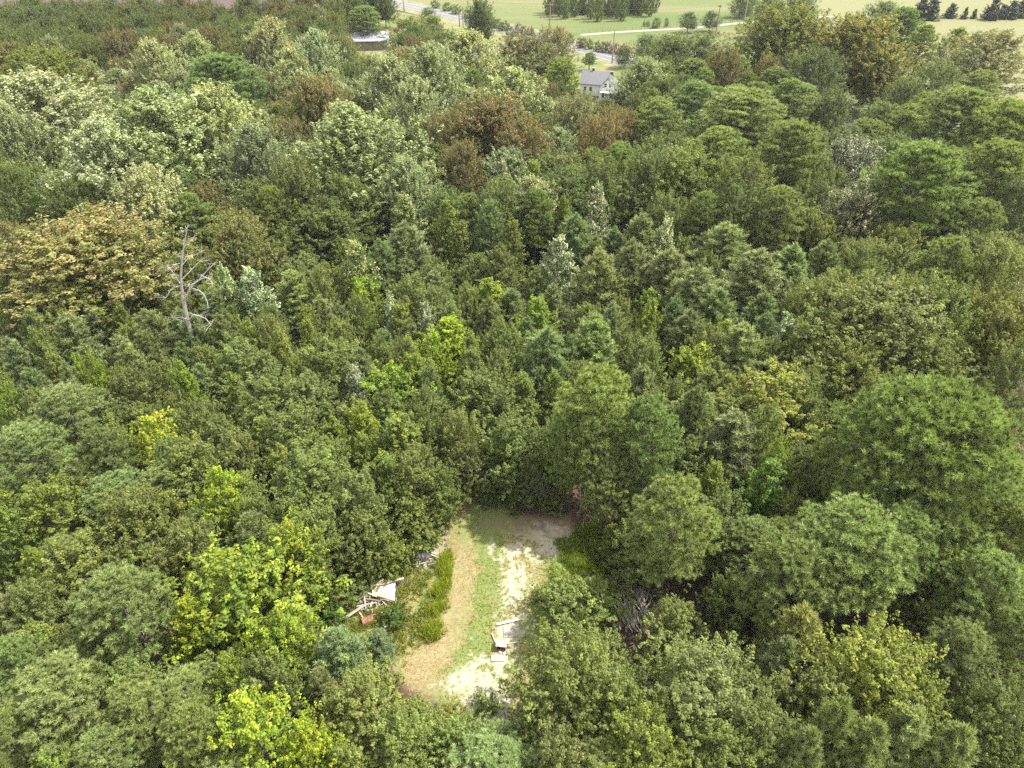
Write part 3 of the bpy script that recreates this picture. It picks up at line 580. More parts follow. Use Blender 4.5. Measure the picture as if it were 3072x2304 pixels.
PAL = (1.05, 1.05, 1.0); DK = (.84, .84, .80); LT = (1.12, 1.12, 1.08); BL = (.97, 1.0, .98); YL = (1.15, 1.08, .75)
T = [
 # --- tall poplars and oaks, upper left
 (110, 265, 250, 'pale', 20, None, 'tall pale leaved poplar with bare inner limbs near the left edge'),
 (360, 320, 260, 'pale', 21, LT, 'largest and palest poplar, right of the two big poplars upper left'), (480, 300, 200, 'pale', 20, LT), (235, 380, 210, 'pale', 19, None), (560, 370, 150, 'pale', 17, DK),
 (770, 345, 240, 'pale', 19, (1.04, 1.04, .92), 'yellow green poplar standing forward above the middle of the young wood'), (590, 120, 120, 'pale', 19, (1.04, 1.04, .92)), (930, 185, 160, 'pale', 19), (1010, 140, 150, 'pale', 18, LT), (845, 205, 130, 'pale', 18, LT), (1110, 230, 150, 'pale', 17, (1.04, 1.04, .92)),
 (1388, 185, 112, 'pale', 14, LT, 'round pale leaved tree just right of the white house'), (900, 260, 120, 'pale', 18), (345, 165, 110, 'pale', 18, (1.04, 1.04, .92)), (640, 190, 110, 'pale', 18, (1.04, 1.04, .92)), (430, 140, 90, 'pale', 17, (1.04, 1.04, .92)), (50, 330, 120, 'pale', 18, DK), (690, 140, 100, 'pale', 18), (880, 420, 110, 'pale', 14, (1.04, 1.04, .92)), (640, 430, 150, 'oak', 15), (170, 470, 140, 'oak', 14, DK), (330, 450, 150, 'pale', 15, (1.04, 1.04, .92)), (30, 430, 110, 'oak', 15),
 (480, 185, 170, 'pinel', 19, (.85, .9, .85), 'dark dense pine standing among the pale poplars upper left'),
 (690, 255, 140, 'rustl', 17, None), (1060, 290, 180, 'rustl', 17, None, 'big rust tipped oak left of centre below the white house'), (1240, 268, 120, 'tan', 14), (1130, 335, 140, 'rust', 15), (960, 320, 100, 'rust', 15), (1290, 325, 110, 'rust', 15), (200, 570, 330, 'tan', 14, LT, 'wide tan crowned oak left of the bare dead tree'), (525, 545, 140, 'tan', 13), (60, 560, 110, 'tan', 13), (1135, 132, 180, 'tan', 16, None, 'cream and rust crowned oak in front of the road'), (1195, 112, 100, 'tan', 15),
 (100, 178, 200, 'orange', 17, None, 'orange tinged oak behind the poplars at the upper left edge'), (25, 150, 110, 'rustl', 16), (1690, 90, 190, 'orange', 20, None, 'orange and green oak standing tallest beside the pasture'), (1840, 110, 200, 'orange', 20, (1, .9, .8), 'rusty orange oak with trailing vines by the pasture'), (1900, 160, 120, 'orange', 15), (2130, 125, 190, 'tan', 16, LT, 'tan crowned oak at the right edge below the dry pasture'), (2060, 105, 90, 'lime', 12, (1, .9, .6)),
 (735, 125, 90, 'tan', 14), (640, 330, 110, 'rust', 14), (1000, 380, 100, 'rust', 14), (1340, 300, 90, 'rust', 13), (865, 160, 80, 'tan', 14), (1560, 165, 90, 'rust', 15),
 # --- upper right pines and oaks
 (1214, 176, 92, 'pine', 15, YL, 'pine left of the white house'), (1600, 265, 190, 'pinel', 18), (1700, 340, 160, 'pinel', 18), (1545, 345, 150, 'pine', 16), (1500, 130, 170, 'oak', 15, BL), (1440, 130, 110, 'oak', 14), (1420, 270, 130, 'pine', 15, BL), (1500, 230, 120, 'pine', 15), (1480, 400, 160, 'olive', 14), (1390, 400, 130, 'oak', 14), (1290, 420, 130, 'oak', 13, DK), (1600, 430, 150, 'olive', 15), (1680, 470, 120, 'pine', 14),
 (1975, 400, 210, 'pinel', 19, None, 'tall pine with a bare leaning trunk right of the cream speckled oak'), (2060, 260, 170, 'pinel', 18), (2165, 290, 150, 'pinel', 18), (1905, 270, 110, 'elmm', 11), (2140, 380, 150, 'pinel', 17), (2190, 470, 120, 'oak', 14, DK), (1700, 230, 110, 'pine', 16), (1790, 260, 100, 'oak', 14, DK), (1760, 170, 120, 'oak', 16, DK), (2010, 190, 110, 'oak', 13), (2110, 200, 110, 'pine', 14),
 (1830, 385, 150, 'cream', 15, None, 'dark oak speckled with cream leaf backs between two tall pines'), (1830, 480, 130, 'cream', 13, (1.0, 1.05, .85)), (1760, 450, 100, 'oak', 13, DK), (1950, 60, 90, 'pinel', 17, BL), (1990, 100, 70, 'pine', 16), (1900, 45, 90, 'oak', 14, BL), (1720, 30, 110, 'oak', 15, BL), (1660, 20, 70, 'pine', 13),
 # --- middle young wood
 (880, 560, 140, 'ypine', 11, DK), (830, 590, 100, 'ypine', 10, DK), (1060, 520, 90, 'ypine', 13, (.85, .85, .85), 'narrow dark spire of a young pine between bright sweetgums'), (1290, 620, 130, 'ypine', 11, LT), (1440, 620, 140, 'ypine', 11), (1500, 660, 150, 'ypine', 11, LT), (1560, 560, 140, 'ypine', 11), (1625, 620, 150, 'ypine', 11), (1700, 600, 120, 'ypine', 10), (1360, 600, 120, 'ypine', 11), (1380, 540, 110, 'ypine', 11), (1240, 540, 110, 'ypine', 11), (1180, 790, 130, 'ypine', 10, LT, 'blue green young pine above the centre, left of its rounder twin'), (1280, 760, 130, 'ypine', 10, LT), (1590, 780, 120, 'ypine', 10), (640, 650, 110, 'ypine', 9, LT), (700, 700, 80, 'ypine', 8), (480, 690, 110, 'ypine', 9), (170, 750, 110, 'ypine', 9, DK), (95, 740, 90, 'ypine', 9, DK), (340, 740, 110, 'ypine', 9), (1480, 740, 120, 'ypine', 9, DK), (1540, 700, 120, 'ypine', 10), (1080, 600, 90, 'ypine', 10, DK), (1640, 700, 100, 'ypine', 9), (430, 740, 80, 'ypine', 8),
 (970, 520, 100, 'gum', 12), (1000, 560, 110, 'gum', 10, DK), (1105, 560, 90, 'gum', 11), (1150, 440, 90, 'gum', 13, BL, 'blue green sweetgum topmost in the middle of the young wood'), (1215, 510, 60, 'gum', 11, YL), (1285, 490, 80, 'silver', 12), (1085, 430, 60, 'silver', 12), (560, 670, 100, 'silver', 11, LT, 'silvery white leaved tree right of the bare dead tree'), (505, 670, 70, 'silver', 11, LT), (780, 610, 100, 'silver', 11, (.85, .9, .7)), (1205, 600, 100, 'silver', 11), (1430, 555, 70, 'silver', 11, LT), (1680, 760, 110, 'silver', 9, (.8, .85, .8)), (850, 710, 60, 'silver', 9), (880, 500, 100, 'silver', 11, (.85, .9, .7)), (190, 690, 150, 'gum', 9, BL), (300, 670, 80, 'gum', 9), (130, 660, 70, 'gum', 9), (1310, 470, 60, 'gum', 11),
 (410, 860, 100, 'lime', 9), (490, 1090, 110, 'yellow', 9, (1.0, 1, 1)), (350, 965, 140, 'yellow', 8, LT, 'brightest yellow tree, in the young wood left of centre'), (1060, 665, 140, 'lime', 8), (970, 745, 140, 'lime', 8, YL), (940, 780, 90, 'yellow', 7.5, (.9, 1, 1)), (850, 860, 170, 'lime', 8), (900, 830, 110, 'lime', 8.5), (1500, 810, 140, 'lime', 8), (1400, 720, 90, 'lime', 9), (1160, 700, 110, 'lime', 8), (780, 670, 80, 'lime', 9, YL), (1560, 880, 90, 'gum', 8), (1640, 1090, 130, 'gum', 10, (.8, .95, .7), 'shaded bright green sweetgum between the pines right of the clearing'), (1660, 1030, 80, 'lime', 9), (40, 1170, 110, 'gum', 9, BL), (20, 880, 70, 'lime', 8), (190, 830, 60, 'lime', 8), (1120, 740, 70, 'lime', 7),
 # --- right middle olive oaks
 (1900, 720, 290, 'olivel', 13, None, 'broad olive oak filling the right side above the domed pine'), (1800, 670, 150, 'olive', 11, LT), (2020, 700, 170, 'olivel', 13), (2140, 730, 170, 'olivel', 13), (2150, 610, 160, 'olive', 13), (2040, 580, 130, 'pine', 13), (1830, 820, 150, 'olive', 10), (2180, 830, 130, 'oak', 12), (1990, 800, 160, 'olive', 11), (1750, 740, 110, 'elm', 9), (2100, 500, 120, 'pine', 14), (1770, 590, 100, 'ypine', 10), (1930, 600, 110, 'elm', 10),
 # --- middle and lower left
 (600, 880, 170, 'elm', 8.5), (720, 800, 150, 'elm', 8.5), (680, 880, 120, 'elm', 8), (1040, 870, 150, 'elm', 8), (1110, 970, 140, 'elm', 8.5, None), (1090, 900, 130, 'elm', 8), (690, 1060, 200, 'elm', 9), (430, 1020, 150, 'elm', 8), (300, 1140, 180, 'elm', 8.5), (130, 1110, 170, 'elm', 8, YL), (640, 960, 160, 'elm', 8.5), (530, 800, 140, 'elm', 8), (290, 860, 110, 'elm', 8, DK), (780, 1100, 150, 'elm', 9), (1000, 960, 90, 'elm', 9), (1130, 890, 110, 'gum', 9), (870, 980, 170, 'gum', 9, LT), (790, 950, 120, 'lime', 9), (900, 1050, 130, 'elm', 8.5), (840, 1060, 120, 'gum', 8.5, BL),
 (150, 900, 170, 'pine', 10, (.9, .9, .95), 'tufted grey green pine at the left edge, mid height'), (60, 990, 180, 'pine', 10, (.85, .85, .9)), (230, 980, 120, 'pine', 9, (.85, .85, .85)), (560, 1190, 130, 'ypine', 9, DK), (270, 1320, 220, 'pine', 11, (.95, .95, 1), 'tall grey green pine lower left, beside the broad yellow green tree'), (130, 1510, 220, 'pine', 9.5), (310, 1540, 170, 'pine', 9), (50, 1440, 130, 'pine', 9), (430, 1590, 150, 'pine', 8.5), (740, 1425, 130, 'ypine', 7.5, (1.05, 1.1, 1.25), 'blue grey young pine at the lower left of the clearing'), (820, 1400, 70, 'ypine', 4.5, (1.05, 1.1, 1.2)), (700, 1500, 90, 'ypine', 6.5, LT),
 (540, 1300, 300, 'yellow', 10, (.92, .98, 1.1), 'broad yellow green tree filling the lower left'), (640, 1220, 150, 'yellow', 9.5, (.92, .97, 1.1)), (430, 1370, 130, 'lime', 9, YL), (620, 1400, 140, 'yellow', 8.5, (.92, .97, 1.1)), (560, 1600, 200, 'yellow', 9, (1.0, 1, 1), 'yellow orange tree at the bottom edge left of centre'), (680, 1630, 130, 'yellow', 8, (1.0, 1, 1)), (520, 1490, 110, 'lime', 8), (590, 1490, 150, 'elm', 8, DK), (180, 1240, 170, 'elm', 8), (90, 1330, 130, 'elm', 8), (420, 1200, 130, 'elm', 8), (100, 1250, 100, 'lime', 7), (780, 1540, 190, 'elm', 7), (870, 1610, 150, 'elm', 6.5, LT), (985, 1600, 120, 'elm', 4.5, LT, 'airy willowy sapling at the bottom end of the clearing'), (240, 1630, 140, 'pine', 8), (30, 1600, 130, 'pine', 8.5), (900, 1130, 130, 'gum', 5, LT, 'maple sapling leaning over the upper left edge of the clearing'), (830, 1190, 110, 'gum', 3.6, YL), (790, 1160, 130, 'elm', 7, DK), (680, 1250, 120, 'gum', 7, BL), (690, 1170, 130, 'elm', 8.5),
 # --- right of and below the clearing
 (1290, 900, 200, 'pine', 15.5, None, 'grown pine with a clean trunk at the top right corner of the clearing'), (1240, 960, 140, 'pine', 12, DK), (1395, 950, 160, 'pine', 14), (1455, 1130, 190, 'pine', 13.5, None, 'pine standing right of the clearing with drooping lower plates'), (1310, 1050, 110, 'pine', 9), (1995, 975, 400, 'dome', 17, None, 'huge round crowned pine dominating the right side'), (1830, 1190, 260, 'pinel', 13, None, 'wide pine below and left of the domed pine'), (1700, 1250, 200, 'pine', 11.5), (1930, 1180, 190, 'pine', 12), (1650, 890, 200, 'elm', 10, YL), (1490, 930, 110, 'ypine', 11, DK), (1570, 980, 150, 'ypine', 10), (1640, 960, 110, 'elm', 10), (1710, 1390, 140, 'ypine', 9, YL, 'young pine with upright candles right of the brush pile'), (1680, 1440, 110, 'ypine', 7.5), (2060, 1420, 170, 'pine', 9.5, (1, 1, 1.1), 'open branched pine lower right with separate tufts'), (2120, 1280, 180, 'pine', 11.5), (2180, 1170, 140, 'pine', 11), (2030, 1250, 150, 'elmm', 9, DK), (2190, 1390, 130, 'pine', 10),
 (1780, 1600, 130, 'ypine', 10, LT), (1850, 1640, 130, 'ypine', 9.5, LT), (1930, 1610, 120, 'ypine', 9, LT), (2030, 1650, 150, 'ypine', 9, LT), (1720, 1650, 110, 'ypine', 9, LT),
 (1240, 1480, 250, 'elmm', 9, (1, 1.08, .9), 'dense green tree at the lower right corner of the clearing'), (1510, 1500, 260, 'elmm', 9, (1.1, 1.08, 1.15), 'grey green fine leaved tree below the brush pile'), (1880, 1470, 260, 'elmm', 10, YL, 'pointed fine leaved tree lower right with yellow green tips'), (1390, 1620, 210, 'elmm', 8.5, YL), (1240, 1310, 170, 'elm', 5.5, (.95, 1.05, 1), 'rounded small tree on the right edge of the clearing'), (1460, 1350, 120, 'elm', 5.5, LT, 'small bright tree just right of the brush pile'), (2130, 1560, 170, 'elmm', 8.5, DK), (1640, 1590, 150, 'elmm', 8), (1960, 1530, 150, 'elm', 8.5, YL),(1140, 1590, 100, 'elm', 5), (1200, 1640, 130, 'elm', 7.5), (1540, 1640, 140, 'elm', 8), (1330, 1530, 150, 'elm', 8),
 (1090, 1010, 120, 'gum', 6.5, (.8, .9, .8)), (1150, 1040, 90, 'elm', 5.5, DK), (1200, 1020, 90, 'elm', 6.5, DK), (1010, 1010, 100, 'elm', 7, DK), (950, 1070, 110, 'elm', 6.5, DK), (1320, 1170, 60, 'gum', 4, BL), (1350, 1120, 80, 'gum', 5, DK),
]
for t in T:
    tree(*t[:5], *(t[5:7] if len(t) > 5 else ()))

# keep clear what the photograph shows open: clearing, road and pasture, house, shed, opening at the upper right
OPEN = [
 [(950, 1075), (1010, 1055), (1060, 1085), (1130, 1115), (1235, 1110), (1255, 1150), (1300, 1160), (1310, 1230), (1230, 1250), (1180, 1290), (1150, 1360), (1110, 1420), (1090, 1545), (1000, 1480), (930, 1500), (870, 1440), (760, 1370), (720, 1340), (780, 1260), (850, 1170), (930, 1150)],
 [(820, -60), (860, 30), (960, 60), (1060, 88), (1130, 96), (1190, 84), (1260, 112), (1280, 145), (1345, 130), (1380, 90), (1480, 95), (1560, 88), (1620, 70), (1650, -60)],
 [(1250, 150), (1255, 215), (1330, 215), (1340, 140)],
 [(770, 70), (770, 112), (840, 112), (840, 75)],
 [(1980, 70), (2000, 110), (2212, 90), (2212, -40), (1980, -40)],
 [(1810, 215), (1810, 245), (1900, 245), (1900, 215)],
 [(1320, 1330), (1330, 1410), (1410, 1410), (1420, 1330)],
]
def hits_open(x, y, R, H, zb):
    us = []; vs = []
    for zt in (zb, (zb + H) / 2, H):
        for a in (0, 1.57, 3.14, 4.71):
            r = R * (0.55 if zt == H else .85)
            u, v, _ = proj(x + r * math.cos(a), y + r * math.sin(a), zt); us.append(u); vs.append(v)
    if any(inpoly(us, vs, pl).any() for pl in OPEN): return True
    uc, vc, dc = proj(x, y, (H + zb) / 2); a_ = R * FPX / K / dc; b_ = ((H - zb) * .4 + R * .5) * FPX / K / dc
    return any(any(((q[0] - uc) / a_) ** 2 + ((q[1] - vc) / b_) ** 2 < 1.0 for q in pl + [(sum(t_[0] for t_ in pl) / len(pl), sum(t_[1] for t_ in pl) / len(pl))]) for pl in OPEN)
HIT = [(t['k'], int(t['uv'][0]), int(t['uv'][1])) for t in TREES if t['k'] != 'shrub' and hits_open(t['x'], t['y'], t['R'], t['H'], t['H'] * .3)]
def zone(u, v):
    r = trng.random()
    if v < 175 and u < 820: return trng.choices(['oak', 'oakl', 'rustl', 'pale', 'olive'], [3, 4, 2, .7, 1])[0], trng.uniform(13, 16), (.80, .80, .78)
    if u < 1250 and v < 470: return trng.choices(['pale', 'rust', 'oak', 'oakl', 'pine'], [3, 1, 3, 1.5, .5])[0], trng.uniform(10, 12.5), (.93, .94, .9)
    if v < 500: return trng.choices(['pine', 'pinel', 'oak', 'oakl', 'rust'], [3, 2, 3, 2, .7])[0], trng.uniform(10, 13), (.93, .94, .9)
    if u > 1720 and v < 860: return trng.choices(['olive', 'oak', 'elm', 'pine'], [3, 2, 2, 1])[0], trng.uniform(8, 11), None
    if v < 850: return trng.choices(['ypine', 'elm', 'gum', 'lime', 'silver'], [4, 4, 2, .8, .2])[0], trng.uniform(6.5, 9), None
    if u > 1300: return trng.choices(['pine', 'elm', 'gum', 'ypine'], [3, 5, 1, 1])[0], trng.uniform(6, 8.5), None
    return trng.choices(['elm', 'gum', 'lime', 'ypine', 'pine'], [6, 1.6, .5, 1.4, .8])[0], trng.uniform(5.5, 8), None
RAD = {'oak': 4.0, 'oakl': 5.6, 'rustl': 5.4, 'pale': 4.6, 'olive': 3.6, 'rust': 4, 'pine': 3.2, 'pinel': 4.6, 'elm': 2.5, 'gum': 2.4, 'lime': 2.5, 'ypine': 2.3, 'silver': 1.9}
y = 13.0; FILL = []
while y < 440:
    step = 3.6 if y < 70 else 4.6 if y < 110 else 6.2 if y < 170 else 8.0
    half = 0.80 * (y * .8 + 30) + 8; x = -half + trng.uniform(0, step)
    while x < half:
        px, py = x + trng.uniform(-.3, .3) * step, y + trng.uniform(-.3, .3) * step
        x += step
        u, v, dep = proj(px, py, 7)
        if inpoly([px], [py], past)[0] and py > 118 and (px > -10 or py > 250): continue
        kd, H, tint = zone(u, v)
        if py < 22: H = min(H, 6)
        R = RAD[kd] * trng.uniform(.85, 1.15) * (.85 if py < 70 else 1)
        if u < -90 or u > 2300 or v > 1780 or v < -130: continue
        if hits_open(px, py, R, H, 0.5): continue
        if inpoly([px], [py], cxy)[0]: continue
        bad = False
        for t in TREES:
            dd = math.hypot(t['x'] - px, t['y'] - py)
            if dd < (0.42 if py < 75 else 0.50) * (t['R'] + R): bad = True; break
        if bad: continue
        e0 = LIB[KIND[kd][0][0]][0]; FILL.append((kd, px, py, R, H, tint)); TREES.append(dict(x=px, y=py, R=R, H=H, k=kd, fill=len(FILL) - 1, zc=H * e0[4] / e0[3]))
    y += step * .9
# leave out filler trees of which nothing shows
SW, SH = 553, 415; own = np.full((SH, SW), -1); order = []
for q, t in enumerate(TREES):
    zc = t.get('zc', t['H'] * .58); u, v, d_ = proj(t['x'], t['y'], zc); f = FPX / K / 4
    order.append((d_, q, u / 4, v / 4, t['R'] * f / d_, (t['H'] * .36 * .8 + t['R'] * .5) * f / d_))
order.sort(reverse=True); yy_, xx_ = np.mgrid[0:SH, 0:SW]
for d_, q, u, v, a_, b_ in order:
    x0, x1, y0, y1 = max(0, int(u - a_)), min(SW, int(u + a_) + 2), max(0, int(v - b_)), min(SH, int(v + b_) + 2)
    if x1 <= x0 or y1 <= y0: continue
    own[y0:y1, x0:x1][((xx_[y0:y1, x0:x1] - u) / a_) ** 2 + ((yy_[y0:y1, x0:x1] - v) / b_) ** 2 < 1] = q
seen = np.bincount(own[own >= 0], minlength=len(TREES))
keepf = [TREES[q]['fill'] for q in range(len(TREES)) if 'fill' in TREES[q] and seen[q] >= 14]
hid = [t for q, t in enumerate(TREES) if 'fill' not in t and seen[q] < 6]
TREES = [t for t in TREES if 'fill' not in t]
for q in keepf: place(*FILL[q])

# trees and bushes by the road and in the pasture
for a in [
 (1488, 44, 40, 'oak', 6.5, (.8, .85, .9), 'round shade tree in the pasture, left of a pair'), (1536, 42, 40, 'oak', 6.5, (.8, .85, .9), 'round shade tree in the pasture, right of a pair'),
 (1037, 45, 58, 'oakl', 15, DK, 'tall dark oak standing between the road and its verge'), (925, 36, 42, 'oak', 7, None), (935, 60, 60, 'pine', 11, BL), (995, 85, 50, 'oak', 6, None), (975, 95, 55, 'oak', 6), (1030, 92, 40, 'oak', 6),(1010, 78, 40, 'oak', 6),
 (880, 75, 100, 'elmm', 12, DK, 'rounded green tree with a tan top beside the metal roofed shed'), (790, 40, 70, 'pine', 12, BL), (760, 20, 90, 'oak', 12, DK), (830, 12, 50, 'oak', 12, DK), (1274, 126, 34, 'pine', 5.0, (.8, .9, .7), 'small leaning pine on the lawn behind the white house'),
 (1600, 12, 50, 'oak', 7, DK), (1625, 2, 50, 'oak', 8, DK), (1350, 118, 40, 'oak', 6), (1400, 100, 70, 'oak', 8), (1450, 108, 60, 'oak', 8), (1262, 232, 50, 'oak', 7), (1300, 238, 46, 'oak', 6, LT), (1340, 226, 50, 'oak', 7)]:
    tree(*a)
for i, (u, v, wp, k) in enumerate([(1055, 45, 26, 'bush'), (1075, 50, 22, 'bush'), (1090, 55, 24, 'bush'), (965, 14, 22, 'bush'), (985, 20, 24, 'bush'), (1103, 68, 20, 'bush'), (1065, 48, 18, 'bush'), (1118, 60, 20, 'greyb'), (1130, 66, 14, 'bush'), (1150, 70, 12, 'bush'), (1170, 74, 12, 'bush'), (1205, 76, 20, 'bush'), (1218, 80, 22, 'bush'), (1232, 83, 18, 'bush'), (1262, 92, 18, 'bush'), (1275, 95, 16, 'bush'), (1290, 99, 16, 'bush'), (1304, 101, 18, 'bush'), (1316, 102, 18, 'greyb'), (1330, 104, 18, 'greyb'), (1345, 106, 16, 'greyb'), (1252, 92, 14, 'greyb'), (940, 8, 20, 'bush'), (1010, 30, 20, 'bush'), (1140, 70, 14, 'greyb')]):
    tree(u, v, wp * 1.15, k, 3.2, None)
for (u, v, wp, h) in [(1392, 50, 8, 2), (1400, 51, 9, 2), (1417, 49, 22, 3.5), (1440, 48, 10, 3)]: tree(u, v, wp, 'bush', h)
for (u, v, wp, h) in [(2055, 25, 28, 5), (2085, 30, 14, 4), (2105, 31, 13, 3.4), (2145, 22, 34, 7.5), (2165, 27, 26, 5), (2185, 24, 34, 6), (2208, 20, 30, 6.5), (2012, 22, 40, 7.5), (1990, 20, 34, 7)]: tree(u, v, wp * 1.1, 'cedar', h)
for (u, v, wp, h) in [(2032, 92, 30, 8), (2048, 100, 36, 8), (1985, 120, 26, 8), (2018, 110, 26, 6)]: tree(u, v, wp, 'bare', h)
for i in range(26):
    u = 1185 + i * 9.2; v = 3 + 10 * math.exp(-((u - 1300) / 90) ** 2) - (i % 2) * 9
    tree(u + trng.uniform(-3, 3), v - 1 - (i % 3) * 3, 24 + trng.uniform(-4, 6), 'wood', 9.5 + trng.uniform(-1, 2), (.8, .84, .8))

# bare dead tree, upper left
dt = empty('dead_tree', D(435, 815, 0), 0, 'bare dead tree with twisted white grey limbs upper left', 'dead tree')
base = Vector(dt.location)
Hd = 13.0
def dp(u, v):           # limbs fan out in the plane facing the road, at real distance
    x = (u * 1.0 - 1536) / FPX; yv = -(v - 1152) / FPX
    dy = math.cos(PITCH) + yv * math.sin(PITCH); dz = -math.sin(PITCH) + yv * math.cos(PITCH)
    t = base.y / dy
    return Vector((x * t, base.y, CAMH + dz * t)) - base
drng = random.Random(3)
mb = MB()
def limb(pts, r0, r1, dy=0.0, twig=True):
    q = [dp(u, v) for u, v in pts]
    for i, p in enumerate(q): p.y += dy * i / max(1, len(q) - 1)
    mb.tube(q, [r0 + (r1 - r0) * i / (len(q) - 1) for i in range(len(q))], 6)
    if twig:
        for p in q[1:]:
            for k in range(7):
                d = Vector((drng.gauss(0, .5), drng.gauss(0, .5), drng.uniform(-.3, .9))); L = drng.uniform(.5, 1.3)
                mid = p + d * L * .5; e = mid + (d + Vector((drng.gauss(0, .3), drng.gauss(0, .3), -.2))) * L * .5
                mb.tube([p, mid, e], [r1 * .8, r1 * .5, r1 * .25], 3)
limb([(604, 1132), (590, 1080), (575, 1010), (560, 950), (550, 900)], .26, .20, 0, False); 
mb.build('trunk', M['deadwood'], dt); mb = MB()
limb([(550, 905), (545, 880), (538, 840), (540, 780), (544, 740), (550, 700)], .19, .05, 1.0)
limb([(550, 900), (565, 885), (575, 860), (582, 850), (600, 835), (622, 822), (640, 826), (648, 840)], .13, .035, -1.0)
mb.build('branch', M['deadwood'], dt); mb = MB()
limb([(578, 866), (600, 866), (618, 872), (632, 890), (638, 905)], .08, .03, -1.4)
limb([(600, 835), (622, 812), (636, 798)], .06, .02, .5)
mb.build('branch', M['deadwood'], dt); mb = MB()
limb([(540, 857), (528, 858), (514, 868), (508, 882)], .07, .03, -.8); limb([(545, 840), (570, 815), (590, 795), (612, 797)], .07, .02, 1.2); limb([(540, 850), (520, 830), (500, 815)], .06, .02, .8); limb([(543, 800), (560, 780), (590, 770)], .05, .02, 1); limb([(540, 790), (528, 790), (512, 802)], .05, .02, -.6); limb([(545, 760), (556, 735), (570, 725)], .05, .015, .5)
mb.build('branch', M['deadwood'], dt); mb = MB()
limb([(570, 958), (585, 940), (605, 940), (625, 943), (645, 956)], .11, .03, -1.2); limb([(570, 960), (550, 945), (530, 940)], .06, .02, -1); limb([(570, 962), (555, 970), (538, 975)], .05, .02, .6)
mb.build('branch', M['deadwood'], dt)
dt2 = empty('fallen_tree', D(1850, 232, 0.2), 0.35, 'fallen whitened tree lying in the small opening at the upper right', 'fallen tree')
mb = MB(); mb.tube([(-5, 0, .3), (-1, .2, .6), (4, 0, .4), (8, -.4, .3)], [.2, .18, .12, .05], 6); mb.build('trunk', M['deadwood'], dt2)
mb = MB(); mb.tube([(-4, 0, .3), (-4.6, .5, 1.4), (-4.9, .3, 2.2)], [.1, .08, .03], 5); mb.tube([(-3.4, 0, .4), (-3.3, .5, 1.6), (-3.8, .3, 2.4)], [.1, .08, .03], 5); mb.tube([(1, 0, .5), (3, 1.5, 1.4), (5, 2.4, 1.6)], [.09, .06, .03], 5); mb.build('branch', M['deadwood'], dt2)

# undergrowth between the trunks: one uncountable mass of low leaves
rng = np.random.default_rng(77); n = 90000
uy = 16 + 120 * rng.random(n) ** 1.1; ux = (rng.random(n) * 2 - 1) * (0.78 * (uy * .8 + 29) + 4)
ok = fbm(ux * .25, uy * .25, 5) > .34
ok &= ~inpoly(ux, uy, cxy)
ux = ux[ok]; uy = uy[ok]; hh = 0.2 + 2.0 * fbm(ux * .5, uy * .5, 8) ** 2 * 1.8; uz = rng.random(len(ux)) ** .6 * hh
keep = np.ones(len(ux), bool)
for pl in (OPEN[0], OPEN[6]):
    dd = uy * math.cos(PITCH) + (CAMH - uz) * math.sin(PITCH); uu = (1536 + FPX * ux / dd) / K; vv = (1152 - FPX * (uy * math.sin(PITCH) - (CAMH - uz) * math.cos(PITCH)) / dd) / K
    keep &= ~inpoly(uu, vv, pl)
ux, uy, uz = ux[keep], uy[keep], uz[keep]; n = len(ux)
V, F = leaves(np.stack([ux, uy, uz], 1), rng.normal(size=(n, 3)) * .5 + np.array([0, 0, 1.]), rng.uniform(.2, .42, n), rng)
ug = link('undergrowth', mesh_np('undergrowth', V, F, M['oak'], {'tone': ('FACE', rng.uniform(.6, 1.1, n)), 'mixc': ('FACE', rng.random(n) * .6)}))
tag(ug, 'dark leafy undergrowth covering the ground between the trees', 'undergrowth', kind='stuff'); ug.color = (.8, .9, .8, 1)

# ------------------------------------------------------------------ grass in and around the clearing
def blades(name, label, cx, cy, hgt, n, seed, mat, wdt=.03, tint=(1, 1, 1), lean=.25, second=.4):
    rng = np.random.default_rng(seed)
    i = rng.integers(0, len(cx), n); x = cx[i] + rng.normal(0, .05, n); y = cy[i] + rng.normal(0, .05, n); h = hgt[i] * rng.uniform(.5, 1.2, n)
    a = rng.uniform(0, 6.28, n); w_ = wdt * rng.uniform(.7, 1.4, n); s = np.stack([np.cos(a) * w_, np.sin(a) * w_, np.zeros(n)], 1) / 2
    b = np.stack([x, y, np.full(n, .04)], 1); l1 = rng.normal(0, lean, (n, 2)) * h[:, None]
    m = b + np.concatenate([l1 * .35, (h * .6)[:, None]], 1); t = b + np.concatenate([l1, h[:, None]], 1)
    V = np.stack([b - s, b + s, m + s * .8, m - s * .8, t], 1).reshape(-1, 3); q = np.arange(n)[:, None] * 5
    F = np.concatenate([q + np.array([0, 1, 2]), q + np.array([0, 2, 3]), q + np.array([3, 2, 4])], 0)
    tone = np.clip(rng.normal(1, .22, n), .5, 1.7); mixc = np.clip(rng.normal(second, .3, n), 0, 1)
    o = link(name, mesh_np(name, V, F, mat, {'tone': ('FACE', np.tile(tone, 3)), 'mixc': ('FACE', np.tile(mixc, 3))}))
    o.color = (*tint, 1); return tag(o, label, 'grass', kind='stuff')
def scatter(poly, n, seed, hmin, hmax, gate=.38):
    pts = [D(*p) for p in poly]; xs = [p.x for p in pts]; ys = [p.y for p in pts]; rng = np.random.default_rng(seed)
    x = rng.uniform(min(xs), max(xs), n * 3); y = rng.uniform(min(ys), max(ys), n * 3); k = inpoly(x, y, list(zip(xs, ys)))
    x = x[k][:n]; y = y[k][:n]; g_ = fbm(x * 1.3, y * 1.3, seed + 5) > gate; x = x[g_] + rng.normal(0, .28, g_.sum()); y = y[g_] + rng.normal(0, .28, g_.sum()); return x, y, hmin + (hmax - hmin) * fbm(x * .9, y * .9, seed) 
